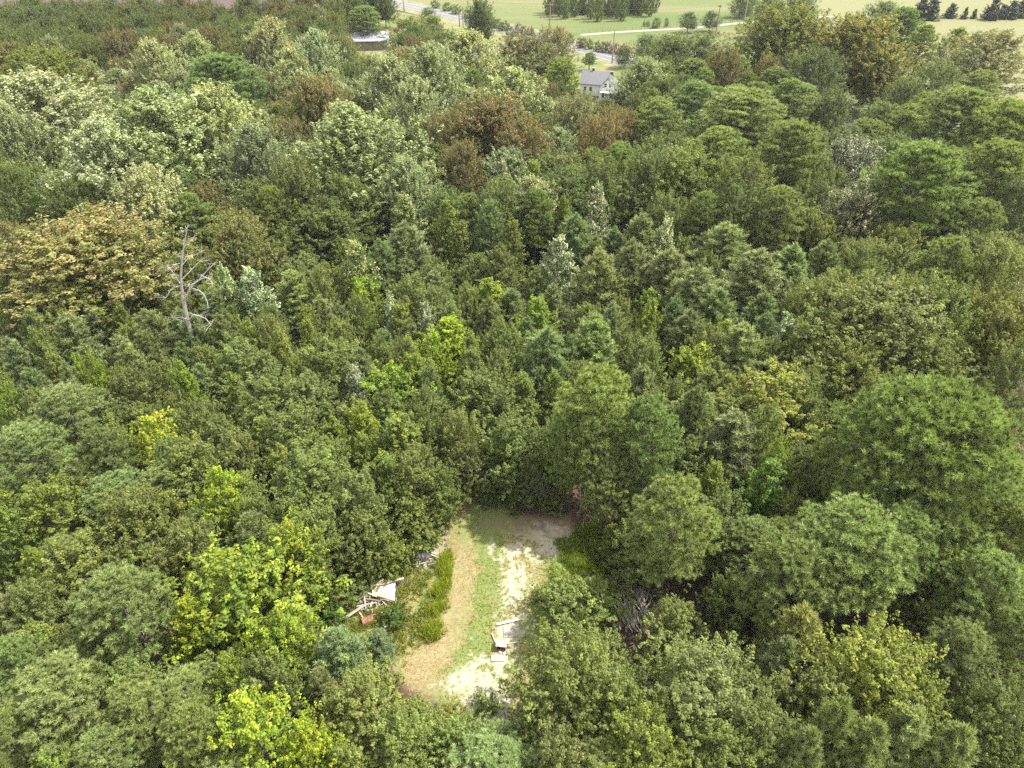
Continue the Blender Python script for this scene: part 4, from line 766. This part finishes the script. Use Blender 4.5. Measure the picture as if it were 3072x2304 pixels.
x, y, h = scatter([(918, 1378), (938, 1290), (955, 1215), (968, 1195), (974, 1200), (962, 1290), (945, 1380)], 1400, 31, .4, 1.5, .45)
blades('tall_grass', 'band of tall bright green grass along the left of the mown strip', x, y, h, 4200, 31, M['grass'], .045, (1.3, 1.25, .9), .2)
x, y, h = scatter([(720, 1350), (790, 1300), (860, 1250), (930, 1215), (935, 1290), (905, 1390), (850, 1420), (780, 1430)], 2200, 32, .15, .7, .46)
blades('weeds', 'yellow green weeds round the lumber pile left of the mown strip', x, y, h, 11000, 32, M['grass'], .06, (.9, .85, .95), .45, .6)
x, y, h = scatter([(1215, 1190), (1260, 1140), (1310, 1150), (1330, 1220), (1290, 1260), (1225, 1240)], 1500, 33, .3, 1.3, .42)
blades('tall_grass', 'clump of tall dark green grass on the right edge of the clearing', x, y, h, 8000, 33, M['grass'], .045, (.95, 1.0, .9), .25, .3)
x, y, h = scatter([(1190, 1230), (1310, 1240), (1310, 1300), (1180, 1290)], 700, 35, .2, .5)
blades('weeds', 'low yellow green weeds below the tall grass right of the sand', x, y, h, 5000, 35, M['grass'], .05, (1.1, 1.05, .9), .5, .6)
# short grass over the whole clearing, thin where it is sandy
k = inside & (sandm < .35) & (tmask < .5) & (rim < .3); gi = RS.choice(np.nonzero(k)[0], 12000)
blades('short_grass', 'short patchy green grass over the sandy clearing floor', XX[gi], YY[gi], np.full(len(gi), .14), 26000, 36, M['grass'], .05, (1.1, 1.05, 1.2), .7, .7)
k = inside & (tmask > .4); gi = RS.choice(np.nonzero(k)[0], 5000)
blades('dry_grass', 'dry tan mown grass strip down the left of the clearing', XX[gi], YY[gi], np.full(len(gi), .10), 9000, 37, M['grey_brush'], .04, (2.0, 1.75, .9), .9, .7)

# shrubs and saplings at the rim of the clearing
for (u, v, wp, h, tn) in [(845, 1225, 70, 1.8, YL), (800, 1240, 60, 1.6, None), (870, 1200, 70, 2.2, YL), (770, 1270, 60, 1.8, BL), (850, 1330, 60, 1.5, (.6, .8, .6)), (1060, 1075, 50, 1.6, DK), (1110, 1090, 40, 1.8, DK), (1195, 1090, 50, 2.0, None), (1320, 1200, 80, 2.2, DK), (1350, 1260, 90, 2.4, DK), (1300, 1290, 90, 1.8, LT), (720, 1330, 60, 1.6, (.6, .9, .6)), (940, 1100, 60, 2.0, DK), (1190, 1350, 40, 1.2, LT), (1170, 1290, 50, 1.2, LT), (880, 1150, 50, 2, YL), (1210, 1170, 30, .9, None), (1570, 1380, 80, 1.6, YL), (820, 1470, 80, 1.8, LT), (900, 1540, 90, 1.8, LT), (960, 1560, 90, 1.6, YL), (1050, 1520, 60, 1.2, LT), (1490, 1410, 100, 2, None), (1400, 1440, 90, 2, None), (1310, 1400, 80, 2.4, LT)]:
    tree(u, v, wp, 'shrub', h, tn)
# thin understorey stems at the far end of the clearing
for i, (u, v, h) in enumerate([(1018, 1070, 4), (1048, 1078, 4.5), (1088, 1092, 4), (1130, 1102, 4.5), (1165, 1108, 4), (1105, 1100, 3.6), (1000, 1062, 4), (1180, 1100, 4.2)]):
    p = D(u, v); o = empty('sapling', p, trng.uniform(0, 6), 'thin leafless stem at the far end of the clearing, ' + ['second from the left', 'third from the left', 'fourth from the left', 'third from the right', 'second from the right', 'shortest of the row', 'leftmost', 'rightmost'][i], 'sapling', 'thin stems at the far end of the clearing')
    link('stem', bare_mesh('stem', h * 1.25, 50 + i, M['palebark'], .35, 3, .045), o)
for i, (u, v, h, lab) in enumerate([(1251, 1128, 11, 'left'), (1291, 1137, 9, 'right')]):
    p = D(u, v); o = empty('pine_tree', p, 0, ('straight' if i == 0 else 'slightly leaning') + ' slender pine with a bare trunk, ' + lab + ' of a pair at the clearing corner', 'pine tree', 'grown pines of the wood')
    mb = MB(); mb.tube([(0, 0, 0), (.08 + .2 * i, 0, 4), (0.3 * i, .1, h)], [.17, .14, .05], 8); mb.build('trunk', M['pinebark'], o)
    c = link('crown', LIB['pine_m'][i][0], o); c.scale = (.55, .55, .62); c.location = (0.3 * i, 0, h - 8.2); c.color = (1, 1, 1, 1)

# ------------------------------------------------------------------ rubbish and lumber
def solid(name, mat, loc, dims, rz=0, tilt=(0, 0), label=None, cat=None, group=None, bend=0.0, segs=1):
    mb = MB(); L, W, Hh = dims
    for i in range(segs):
        a = -L / 2 + L * i / segs; b = a + L / segs
        za = bend * math.sin(math.pi * i / segs); zb = bend * math.sin(math.pi * (i + 1) / segs)
        mb.add([(a, -W / 2, za), (b, -W / 2, zb), (b, W / 2, zb), (a, W / 2, za), (a, -W / 2, za + Hh), (b, -W / 2, zb + Hh), (b, W / 2, zb + Hh), (a, W / 2, za + Hh)],
               [(0, 3, 2, 1), (4, 5, 6, 7), (0, 1, 5, 4), (2, 3, 7, 6)] + ([(0, 4, 7, 3)] if i == 0 else []) + ([(1, 2, 6, 5)] if i == segs - 1 else []))
    o = mb.build(name, mat); o.location = loc; o.rotation_euler = (tilt[0], tilt[1], rz); return tag(o, label, cat, group)
def seg3(u1, v1, u2, v2, z1, z2, wd, th, mat, name, label, cat='board', grp='boards of the lumber pile'):
    a = P(u1, v1, z1); b = P(u2, v2, z2); d = b - a; L = d.length; rz = math.atan2(d.y, d.x); ty = -math.asin(d.z / L)
    return solid(name, M[mat], (a + b) / 2, (L, wd, th), rz, (0, ty), label, cat, grp)
# lumber pile (places read in the full 3072 wide picture)
BO = [
 (1032, 1857, 1095, 1815, .12, .45, .16, 'greywood', 'long grey board sticking out lowest to the left of the lumber pile'),
 (1140, 1752, 1212, 1735, .55, .7, .12, 'board', 'pale board lying along the top of the white sheet'),
 (1130, 1756, 1168, 1748, .62, .6, .10, 'redrust', 'orange brown board at the upper left of the white sheet'),
 (1124, 1758, 1124, 1790, .5, .45, .26, 'board', 'wide upright pale board left of the white sheet'),
 (1134, 1762, 1132, 1790, .5, .42, .14, 'board', 'narrow upright pale board touching the white sheet'),
 (1092, 1780, 1098, 1826, .75, .3, .07, 'greywood', 'thin upright grey stick crossing the dark pile'),
 (1058, 1805, 1104, 1788, .35, .5, .10, 'darkwood', 'dark board on the upper left of the dark pile'),
 (1066, 1812, 1120, 1800, .3, .4, .10, 'darkwood', 'dark board second from the top of the dark pile'),
 (1070, 1820, 1130, 1808, .25, .35, .09, 'greywood', 'grey board low in the dark pile'),
 (1090, 1796, 1136, 1802, .55, .45, .08, 'darkwood', 'short dark board beside the toothed shadow'),
 (1100, 1778, 1130, 1790, .6, .5, .08, 'board', 'short pale board laid askew on the pile'),
 (1134, 1786, 1182, 1800, .55, .25, .12, 'redrust', 'orange brown board under the lower edge of the white sheet'),
 (1128, 1790, 1176, 1804, .3, .2, .10, 'board', 'pale board under the lower edge of the white sheet'),
 (1112, 1822, 1118, 1802, .3, .35, .10, 'greywood', 'short grey board at the bottom of the pile'),
 (1088, 1826, 1110, 1832, .2, .15, .10, 'greywood', 'short grey board at the foot of the pile'),
 (1078, 1836, 1098, 1868, .2, .05, .07, 'board', 'thin pale batten beside the rusty barrel'),
 (1105, 1770, 1150, 1738, .5, .55, .07, 'greywood', 'grey batten slanting over the top left of the pile'),
 (1052, 1815, 1075, 1795, .25, .3, .07, 'board', 'short pale batten at the left tip of the pile'),
 (1180, 1642, 1218, 1662, .35, .3, .14, 'greywood', 'grey board on the upper edge of the grey tarp'),
 (1262, 1644, 1320, 1668, .5, .35, .12, 'greywood', 'long grey board on the right side of the grey tarp'),
 (1270, 1655, 1318, 1674, .35, .3, .08, 'board', 'pale batten beside the long grey board on the tarp'),
 (1250, 1674, 1286, 1682, .25, .2, .10, 'darkwood', 'dark board under the grey tarp'),
 (1202, 1684, 1236, 1678, .15, .2, .08, 'board', 'pale batten below the orange scrap'),
 (1186, 1711, 1222, 1710, .25, .25, .06, 'darkwood', 'dark batten above the stacked blocks'),
]
for b in BO: seg3(b[0], b[1], b[2], b[3], b[4] + .12, b[5] + .12, b[6] * 1.55, .05, b[7], 'board', b[8])
def crumple(name, mat, uv, z, nx, ny, seed, label, cat, amp=.12):
    rng = np.random.default_rng(seed); A, B, C_, D_ = [P(*p, z) for p in uv]
    V = []; 
    for i in range(nx + 1):
        for j in range(ny + 1):
            s, t = i / nx, j / ny; p = (A * (1 - s) + B * s) * (1 - t) + (D_ * (1 - s) + C_ * s) * t
            V.append((p.x + rng.normal(0, .02), p.y + rng.normal(0, .02), p.z + amp * (vnoise(np.array([s * 4.]), np.array([t * 4.]), seed)[0] - .4) + .04 * rng.normal()))
    V = np.array(V); V2 = V.copy(); V2[:, 2] -= .012; idx = np.arange((nx + 1) * (ny + 1)).reshape(nx + 1, ny + 1)
    F = np.stack([idx[:-1, :-1], idx[1:, :-1], idx[1:, 1:], idx[:-1, 1:]], -1).reshape(-1, 4)
    o = link(name, mesh_np(name, np.concatenate([V, V2]), np.concatenate([F, F[:, ::-1] + len(V)]), mat)); return tag(o, label, cat)
crumple('plastic_sheet', M['sheet'], [(1136, 1748), (1186, 1742), (1184, 1802), (1134, 1788)], .5, 9, 9, 4, 'rumpled white plastic sheet lying on the lumber pile', 'sheet')
M['tarp'] = mat_simple('grey_tarp', (0.55, 0.52, 0.56), 0.5, 0.2, 1.5, col2=(0.25, 0.28, 0.29))
crumple('tarp', M['tarp'], [(1248, 1640), (1284, 1642), (1318, 1668), (1250, 1674)], .3, 9, 7, 6, 'crumpled grey tarp at the upper left edge of the clearing', 'tarp', .3)
for i, (u1, v1, u2, v2) in enumerate([(1190, 1640, 1206, 1668), (1198, 1640, 1216, 1672), (1208, 1644, 1222, 1672), (1216, 1648, 1232, 1670), (1186, 1650, 1206, 1680)]):
    seg3(u1, v1, u2, v2, .45 - .05 * i, .2, .22, .02, ['redrust', 'board', 'redrust', 'board', 'rustmetal'][i], 'metal_strip', ['orange rusty strip, leftmost long one of the scrap fan', 'pale strip between the orange ones in the scrap fan', 'orange rusty strip in the middle of the scrap fan', 'pale strip at the right end of the scrap fan', 'dark rusty strip lowest left of the scrap fan'][i], 'scrap strip', 'rusty scrap fan by the tarp')
rng = random.Random(21); mb = MB()
for i in range(170):
    if i % 3: u, v = rng.gauss(1125, 38), rng.gauss(1788, 26)
    else: u, v = rng.gauss(1245, 36), rng.gauss(1672, 16)
    a = P(u, v, rng.uniform(.08, .45)); an = rng.uniform(0, 3.14); L = rng.uniform(.2, 1.1); mb.box(a, (L, rng.uniform(.04, .13), .03), Matrix.Rotation(an, 3, 'Z') @ Matrix.Rotation(rng.gauss(0, .25), 3, 'Y'))
tag(mb.build('wood_scraps', M['greywood']), 'splinters and small wood scraps strewn over the dump left of the clearing', 'wood scraps', kind='stuff')
# stacked blocks and slabs
for i, (u, v, z, l) in enumerate([(1196, 1722, .1, 'top left'), (1212, 1720, .1, 'top right'), (1194, 1748, .1, 'middle left'), (1206, 1750, .1, 'middle'), (1218, 1746, .1, 'middle right'), (1204, 1766, .05, 'lowest left'), (1218, 1764, .05, 'lowest right'), (1180, 1728, .1, 'far left')]):
    o = empty('concrete_block', P(u, v, z), .1 * (i % 3), 'grey brown concrete block, %s one of the group right of the sheet' % l, 'concrete block', 'concrete blocks by the lumber pile')
    mb = MB(); mb.box((0, -.13, .1), (.38, .03, .19)); mb.box((0, .13, .1), (.38, .03, .19)); 
    for xx in (-.175, 0, .175): mb.box((xx, 0, .1), (.03, .229, .19))
    mb.build('block_body', M['block'], o)
# barrel on its side
brl = empty('rusty_barrel', P(1103, 1860, .32), 0.5, 'rusty brown barrel lying below the lumber pile', 'barrel')
mb = MB(); R_ = .30; mb.tube([(-.45, 0, 0), (-.15, 0, 0), (-.14, 0, 0), (.14, 0, 0), (.15, 0, 0), (.45, 0, 0)], [R_, R_, R_ * 1.04, R_ * 1.04, R_, R_], 20); mb.build('barrel_body', M['rustmetal'], brl)
for s in (-1, 1):
    mb = MB(); mb.tube([(s * .45 - .015, 0, 0), (s * .45 + .015, 0, 0)], [R_ * 1.05] * 2, 20); mb.build('rim', M['rustmetal'], brl)
# fire box: rusty box with a pale slab lid, open towards the viewer
fb = empty('fire_box', P(1504, 1944, 0.08), -.1, 'rusty brown metal box under a pale slab standing in the sand', 'fire box')
mb = MB(); mb.box((0, .32, .25), (.72, .04, .5)); mb.box((-.34, 0, .25), (.04, .6, .5)); mb.box((.34, 0, .25), (.04, .6, .5)); mb.box((0, 0, .02), (.64, .6, .04)); mb.box((0, -.28, .13), (.64, .03, .2)); mb.build('box_body', M['rustmetal'], fb)
mb = MB(); mb.box((0, .06, .53), (.84, .62, .06), Matrix.Rotation(.05, 3, 'Y')); mb.build('lid', M['block'], fb)
seg3(1490, 1874, 1556, 1859, .16, .16, .16, .08, 'whitepaint', 'plank', 'white plank lying on the sand above the rusty box', 'plank', None)
seg3(1476, 1900, 1490, 1934, .12, .2, .13, .06, 'greywood', 'plank', 'grey plank leaning against the left side of the rusty box', 'plank', None)
seg3(1518, 1932, 1568, 1926, .12, .12, .07, .05, 'board', 'plank', 'thin pale batten right of the rusty box', 'plank', None)
solid('concrete_slab', M['block'], P(1493, 1975, .09), (1.0, .55, .07), .05, (0, 0), 'flat pale slab on the sand below the rusty box', 'slab')
solid('concrete_slab', M['block'], P(1527, 1895, .09), (.85, 1.0, .05), .1, (0, 0), 'flat pale slab between the white plank and the rusty box', 'slab')
srng = random.Random(12)
def stone(u, v, r, lab):
    bm_v = []; mb = MB(); nlat, nlon = 4, 7; ctr = P(u, v, r * .45 + .05)
    vs = [(0, 0, r * .7)]; 
    for a in range(1, nlat):
        for b in range(nlon):
            t = math.pi * a / nlat; p = 6.283 * b / nlon; k = srng.uniform(.8, 1.15); vs.append((r * math.sin(t) * math.cos(p) * k, r * math.sin(t) * math.sin(p) * k, r * .7 * math.cos(t) * k))
    vs.append((0, 0, -r * .7)); fs = [(0, 1 + b, 1 + (b + 1) % nlon) for b in range(nlon)]
    for a in range(nlat - 2):
        for b in range(nlon): q = 1 + a * nlon; fs.append((q + b, q + nlon + b, q + nlon + (b + 1) % nlon, q + (b + 1) % nlon))
    q = 1 + (nlat - 2) * nlon; fs += [(q + b, len(vs) - 1, q + (b + 1) % nlon) for b in range(nlon)]
    mb.add(vs, fs); o = mb.build('stone', M['stone']); o.location = ctr; tag(o, lab, 'stone', 'pale stones in the clearing')
for s in [(1500, 1957, .16, 'pale stone left of the pair in front of the rusty box'), (1512, 1960, .17, 'pale stone right of the pair in front of the rusty box'), (1252, 1700, .16, 'round yellow white stone by the tarp, left of three'), (1275, 1700, .22, 'largest pale stone below the tarp'), (1316, 1696, .2, 'pale stone at the right end below the tarp'), (1248, 1722, .15, 'lone pale stone in the weeds below the tarp'), (1157, 1876, .3, 'large tan stone right of the rusty barrel'), (1524, 1955, .12, 'bluish small stone beside the rusty box')]: stone(*s)
# brush pile of dead sticks
rng = random.Random(8); mb = MB(); b0 = P(1880, 1880)
for i in range(230):
    u = rng.gauss(1905, 28); v = rng.uniform(1770, 1900); a = P(u, v, rng.uniform(.05, .9)); an = rng.gauss(1.75, .35); L = rng.uniform(.8, 2.6)
    d = Vector((math.cos(an) * L, math.sin(an) * L, rng.uniform(-.2, .8))); m = a + d * .5 + Vector((rng.gauss(0, .12), 0, rng.gauss(0, .1)))
    mb.tube([a, m, a + d], [.045, .032, .012], 3)
tag(mb.build('brush_pile', M['greywood']), 'heap of grey brown dead sticks right of the clearing', 'brush pile', kind='stuff')

# ------------------------------------------------------------------ buildings
def window(parent, c, wd, hg, ax='x', nrm=-1):
    """frame with pane, facing -y (ax x) in the parent's own axes"""
    f = MB(); t = .09
    f.box((c[0], c[1] - .03, c[2] + hg / 2), (wd + t, .08, t)); f.box((c[0], c[1] - .03, c[2] - hg / 2), (wd + t, .08, t))
    f.box((c[0] - wd / 2, c[1] - .033, c[2]), (t, .08, hg - t)); f.box((c[0] + wd / 2, c[1] - .033, c[2]), (t, .08, hg - t)); f.box((c[0], c[1] - .02, c[2]), (wd - t, .05, t * .6))
    o = f.build('window', M['whitepaint'], parent); g_ = MB(); g_.box((c[0], c[1] - .008, c[2]), (wd - t, .03, hg - t)); g_.build('pane', M['glassd'], o)
def gable(parent, cx, cy, L, W, wall_h, ridge, ax='x', over=.4, z0=0, wallname='wall', roof='shingle'):
    """walls and two roof slopes; ridge along ax"""
    m = MB()
    if ax == 'x':
        vs = [(cx - L / 2, cy - W / 2, z0), (cx + L / 2, cy - W / 2, z0), (cx + L / 2, cy + W / 2, z0), (cx - L / 2, cy + W / 2, z0)]; vs += [(a, b, wall_h) for a, b, _ in vs]; vs += [(cx - L / 2, cy, ridge), (cx + L / 2, cy, ridge)]
        fs = [(0, 1, 5, 4), (2, 3, 7, 6), (1, 2, 6, 9, 5), (3, 0, 4, 8, 7)]
    else:
        vs = [(cx - W / 2, cy - L / 2, z0), (cx + W / 2, cy - L / 2, z0), (cx + W / 2, cy + L / 2, z0), (cx - W / 2, cy + L / 2, z0)]; vs += [(a, b, wall_h) for a, b, _ in vs]; vs += [(cx, cy - L / 2, ridge), (cx, cy + L / 2, ridge)]
        fs = [(0, 1, 5, 8, 4), (2, 3, 7, 9, 6), (1, 2, 6, 5), (3, 0, 4, 7)]
    m.add(vs, fs); m.build(wallname, M['white_siding'], parent)
    sl_ = (ridge - wall_h) / (W / 2); e_ = over; t = .14
    for s in (-1, 1):
        r = MB()
        if ax == 'x': q = [(cx - L / 2 - e_, cy + s * (W / 2 + e_), wall_h - sl_ * e_ + .02), (cx + L / 2 + e_, cy + s * (W / 2 + e_), wall_h - sl_ * e_ + .02), (cx + L / 2 + e_, cy, ridge + .02), (cx - L / 2 - e_, cy, ridge + .02)]
        else: q = [(cx + s * (W / 2 + e_), cy - L / 2 - e_, wall_h - sl_ * e_ + .02), (cx + s * (W / 2 + e_), cy + L / 2 + e_, wall_h - sl_ * e_ + .02), (cx, cy + L / 2 + e_, ridge + .02), (cx, cy - L / 2 - e_, ridge + .02)]
        r.add(q + [(a, b, c + t) for a, b, c in q], [(0, 1, 2, 3), (7, 6, 5, 4), (0, 4, 5, 1), (1, 5, 6, 2), (2, 6, 7, 3), (3, 7, 4, 0)]); r.build('roof', M[roof], parent)
hp = D(1302, 214, 0)
hs = empty('white_house', (hp.x, hp.y, 0), -.30, 'white house with grey shingle roof, brick chimneys and a gabled front wing', 'house')
hs.scale = (.84, .84, .84)
gable(hs, -3.4, 6.5, 9.0, 7.5, 3.6, 6.4, 'x'); gable(hs, 1.6, .6, 5.0, 5.0, 3.8, 6.6, 'y', .35)
m_ = MB(); m_.box((2.6, -3.2, 2.9), (5.6, 2.2, .14)); m_.build('porch_roof', M['white_siding'], hs)
for xx in (0.1, 2.6, 5.1):
    m_ = MB(); m_.box((xx, -4.1, 1.41), (.16, .16, 2.82)); m_.build('porch_post', M['whitepaint'], hs)
window(hs, (.9, -1.92, 4.5), .8, 1.1); window(hs, (2.3, -1.92, 4.5), .8, 1.1); window(hs, (.3, -1.92, 1.6), .9, 1.4); window(hs, (2.8, -1.92, 1.6), .9, 1.4)
window(hs, (-4.5, 2.73, 2.0), .9, 1.3); window(hs, (-6.4, 2.73, 2.0), .9, 1.3)
for (a, b, z) in [(-4.8, 6.8, 7.0), (1.7, 2.9, 7.2)]:
    m_ = MB(); m_.box((a, b, z - .9), (.8, .6, 2.2)); c_ = m_.build('chimney', M['brickc'], hs); m_ = MB(); m_.box((a, b, z + .27), (.95, .75, .14)); m_.build('chimney_cap', M['block'], c_)
sp = D(805, 104, 0)
sh = empty('metal_roofed_shed', (sp.x, sp.y, 0), .08, 'long shed with a pale ribbed metal roof among the far trees', 'shed')
m_ = MB(); m_.box((0, 0, 1.4), (10.5, 6, 2.8)); m_.build('wall', M['greywood'], sh)
for i in range(3):
    m_ = MB(); m_.box((0, -2.6 + i * 2.7, 3.0 + i * .55 + .0), (12, 2.9, .12), Matrix.Rotation(.16, 3, 'X')); m_.build('roof_panel', M['metalroof'], sh)
sp = D(1087, 104, 0); s2 = empty('small_shed', (sp.x + -9, sp.y - 14, 0), .5, 'small grey roofed shed partly hidden by a pale poplar near the road', 'shed'); gable(s2, 0, 0, 6, 4, 2.4, 3.8, 'x')
fp = D(770, 62, 0); fh = empty('far_house', (fp.x, fp.y, 0), .2, 'white house half hidden by trees left of the metal roofed shed', 'house'); gable(fh, 0, 0, 11, 8, 3.4, 5.4, 'x', roof='metalroof'); window(fh, (-2.5, -4.02, 1.8), 1, 1.3); window(fh, (2.5, -4.02, 1.8), 1, 1.3)

# ------------------------------------------------------------------ utility poles, wires, fence, signs
tops = []
def pole(u, v, h, arm, label, mat='pole', lamp=False):
    p = D(u, v); o = empty('utility_pole', p, -.55, label, 'utility pole', 'utility poles along the road')
    m_ = MB(); m_.tube([(0, 0, 0), (0, 0, h)], [.24, .17], 8); m_.build('post', M[mat], o)
    if arm:
        m_ = MB(); m_.box((0, -.2, h - .5), (arm, .16, .24)); m_.build('crossarm', M[mat], o)
        for s in (-1, -.4, .4, 1):
            m_ = MB(); m_.tube([(s * arm * .46, -.2, h - .43), (s * arm * .46, -.2, h - .2)], [.06, .05], 6); m_.build('insulator', M['block'], o)
    tops.append(p + Vector((0, 0, h - .2)))
pole(1187, 70, 9.5, 3.2, 'tall brown utility pole with a crossarm at the pasture edge')
pole(873, 27, 9, 0, 'dark utility pole in front of the road, far left')
pole(1053, 98, 9.5, 0, 'thin grey pole in front of the tall dark oak', 'greywood')
pole(1001, 66, 8, 0, 'pale thin pole left of the tall dark oak', 'greywood'); pole(993, 62, 6, 0, 'brown short pole left of the tall dark oak')
pole(1322, 137, 9, 0, 'pale weathered pole beside the road near the white house', 'greywood'); pole(1546, 74, 9.5, 1.6, 'utility pole at the near edge of the pasture right of the shade trees', 'pole')
pole(1606, 54, 8.5, 0, 'leaning thin pole in the pasture near the top right trees', 'greywood'); pole(1148, 80, 4, 0, 'short thin post at the road edge', 'greywood')
pole(948, 118, 8, 0, 'yard lamp pole right of the metal roofed shed', 'greywood')
for (a, b, lab) in [(0, 1, 'power line from the crossarm pole to the left'), (0, 6, 'power line from the crossarm pole to the right')]:
    A, B = tops[a], tops[b]; m_ = MB(); pts = [A.lerp(B, i / 12) - Vector((0, 0, 1.6 * (1 - (2 * i / 12 - 1) ** 2))) for i in range(13)]; m_.tube(pts, .025, 4); tag(m_.build('power_line', M['wire']), lab, 'power line', 'power lines by the road')
fpts = [D(*p) for p in [(1258, 72), (1330, 68), (1420, 62), (1490, 57), (1560, 51), (1640, 43)]]
fo = empty('wire_fence', fpts[0], 0, 'thin post and wire fence beside the farm track', 'fence')
for i in range(len(fpts) - 1):
    for k in range(5):
        p = fpts[i].lerp(fpts[i + 1], k / 5) - fpts[0]; m_ = MB(); m_.box((p.x, p.y, .6), (.12, .12, 1.2)); m_.build('fence_post', M['greywood'], fo)
    for z in (.5, 1.05):
        m_ = MB(); m_.tube([fpts[i] - fpts[0] + Vector((0, 0, z)), fpts[i + 1] - fpts[0] + Vector((0, 0, z))], .015, 3); m_.build('wire', M['wire'], fo)

# ------------------------------------------------------------------ labels: each unlabelled tree is told by its look and its nearest landmark
ANCH = [('the bare dead tree', 410, 640), ('the metal roofed shed', 805, 92), ('the white house', 1290, 190), ('the wide tan crowned oak', 200, 570), ('the cream speckled oak', 1830, 385), ('the huge domed pine', 1995, 975),
        ('the lumber pile', 820, 1275), ('the brush pile', 1385, 1335), ('the rusty box', 1081, 1393), ('the brightest yellow tree', 350, 965), ('the broad yellow green tree', 540, 1300), ('the dark pine among poplars', 480, 185),
        ('the narrow pine spire', 1060, 520), ('the orange oak by the pasture', 1690, 90), ('the two pasture shade trees', 1512, 44), ('the crossarm pole', 1187, 35), ('the broad olive oak', 1900, 720), ('the tall grass clump', 1275, 1190), ('the open branched pine', 2060, 1420), ('the orange oak upper left', 100, 178), ('the blue green twin pines', 1230, 775), ('the pine spires at bottom right', 1850, 1630), ('the yellow orange bottom tree', 560, 1600), ('the left edge tufted pine', 150, 900)]
DIRS = ['right of', 'upper right of', 'above', 'upper left of', 'left of', 'lower left of', 'below', 'lower right of']
ORD = ['nearest', 'second', 'third', 'fourth', 'fifth', 'sixth', 'seventh', 'eighth', 'ninth', 'tenth', 'eleventh', 'twelfth', 'thirteenth', 'fourteenth', 'fifteenth']
buckets = {}
for t in TREES:
    if t['lab']: continue
    u, v, _ = t['uv']; best = min(ANCH, key=lambda a: math.hypot(a[1] - u, (a[2] - v) * 1.2)); dx, dy_ = u - best[1], best[2] - v
    dr = DIRS[int(round(math.atan2(dy_, dx) / (math.pi / 4))) % 8]
    buckets.setdefault((t['look'], dr, best[0]), []).append((math.hypot(dx, dy_), t))
for (look, dr, an), L in buckets.items():
    L.sort(key=lambda e: e[0])
    for i, (_, t) in enumerate(L):
        t['o']['label'] = ('%s %s %s' % (look, dr, an)) if len(L) == 1 else ('%s, %s %s %s' % (look, ORD[min(i, 14)] + (' one' if i else ''), dr, an))
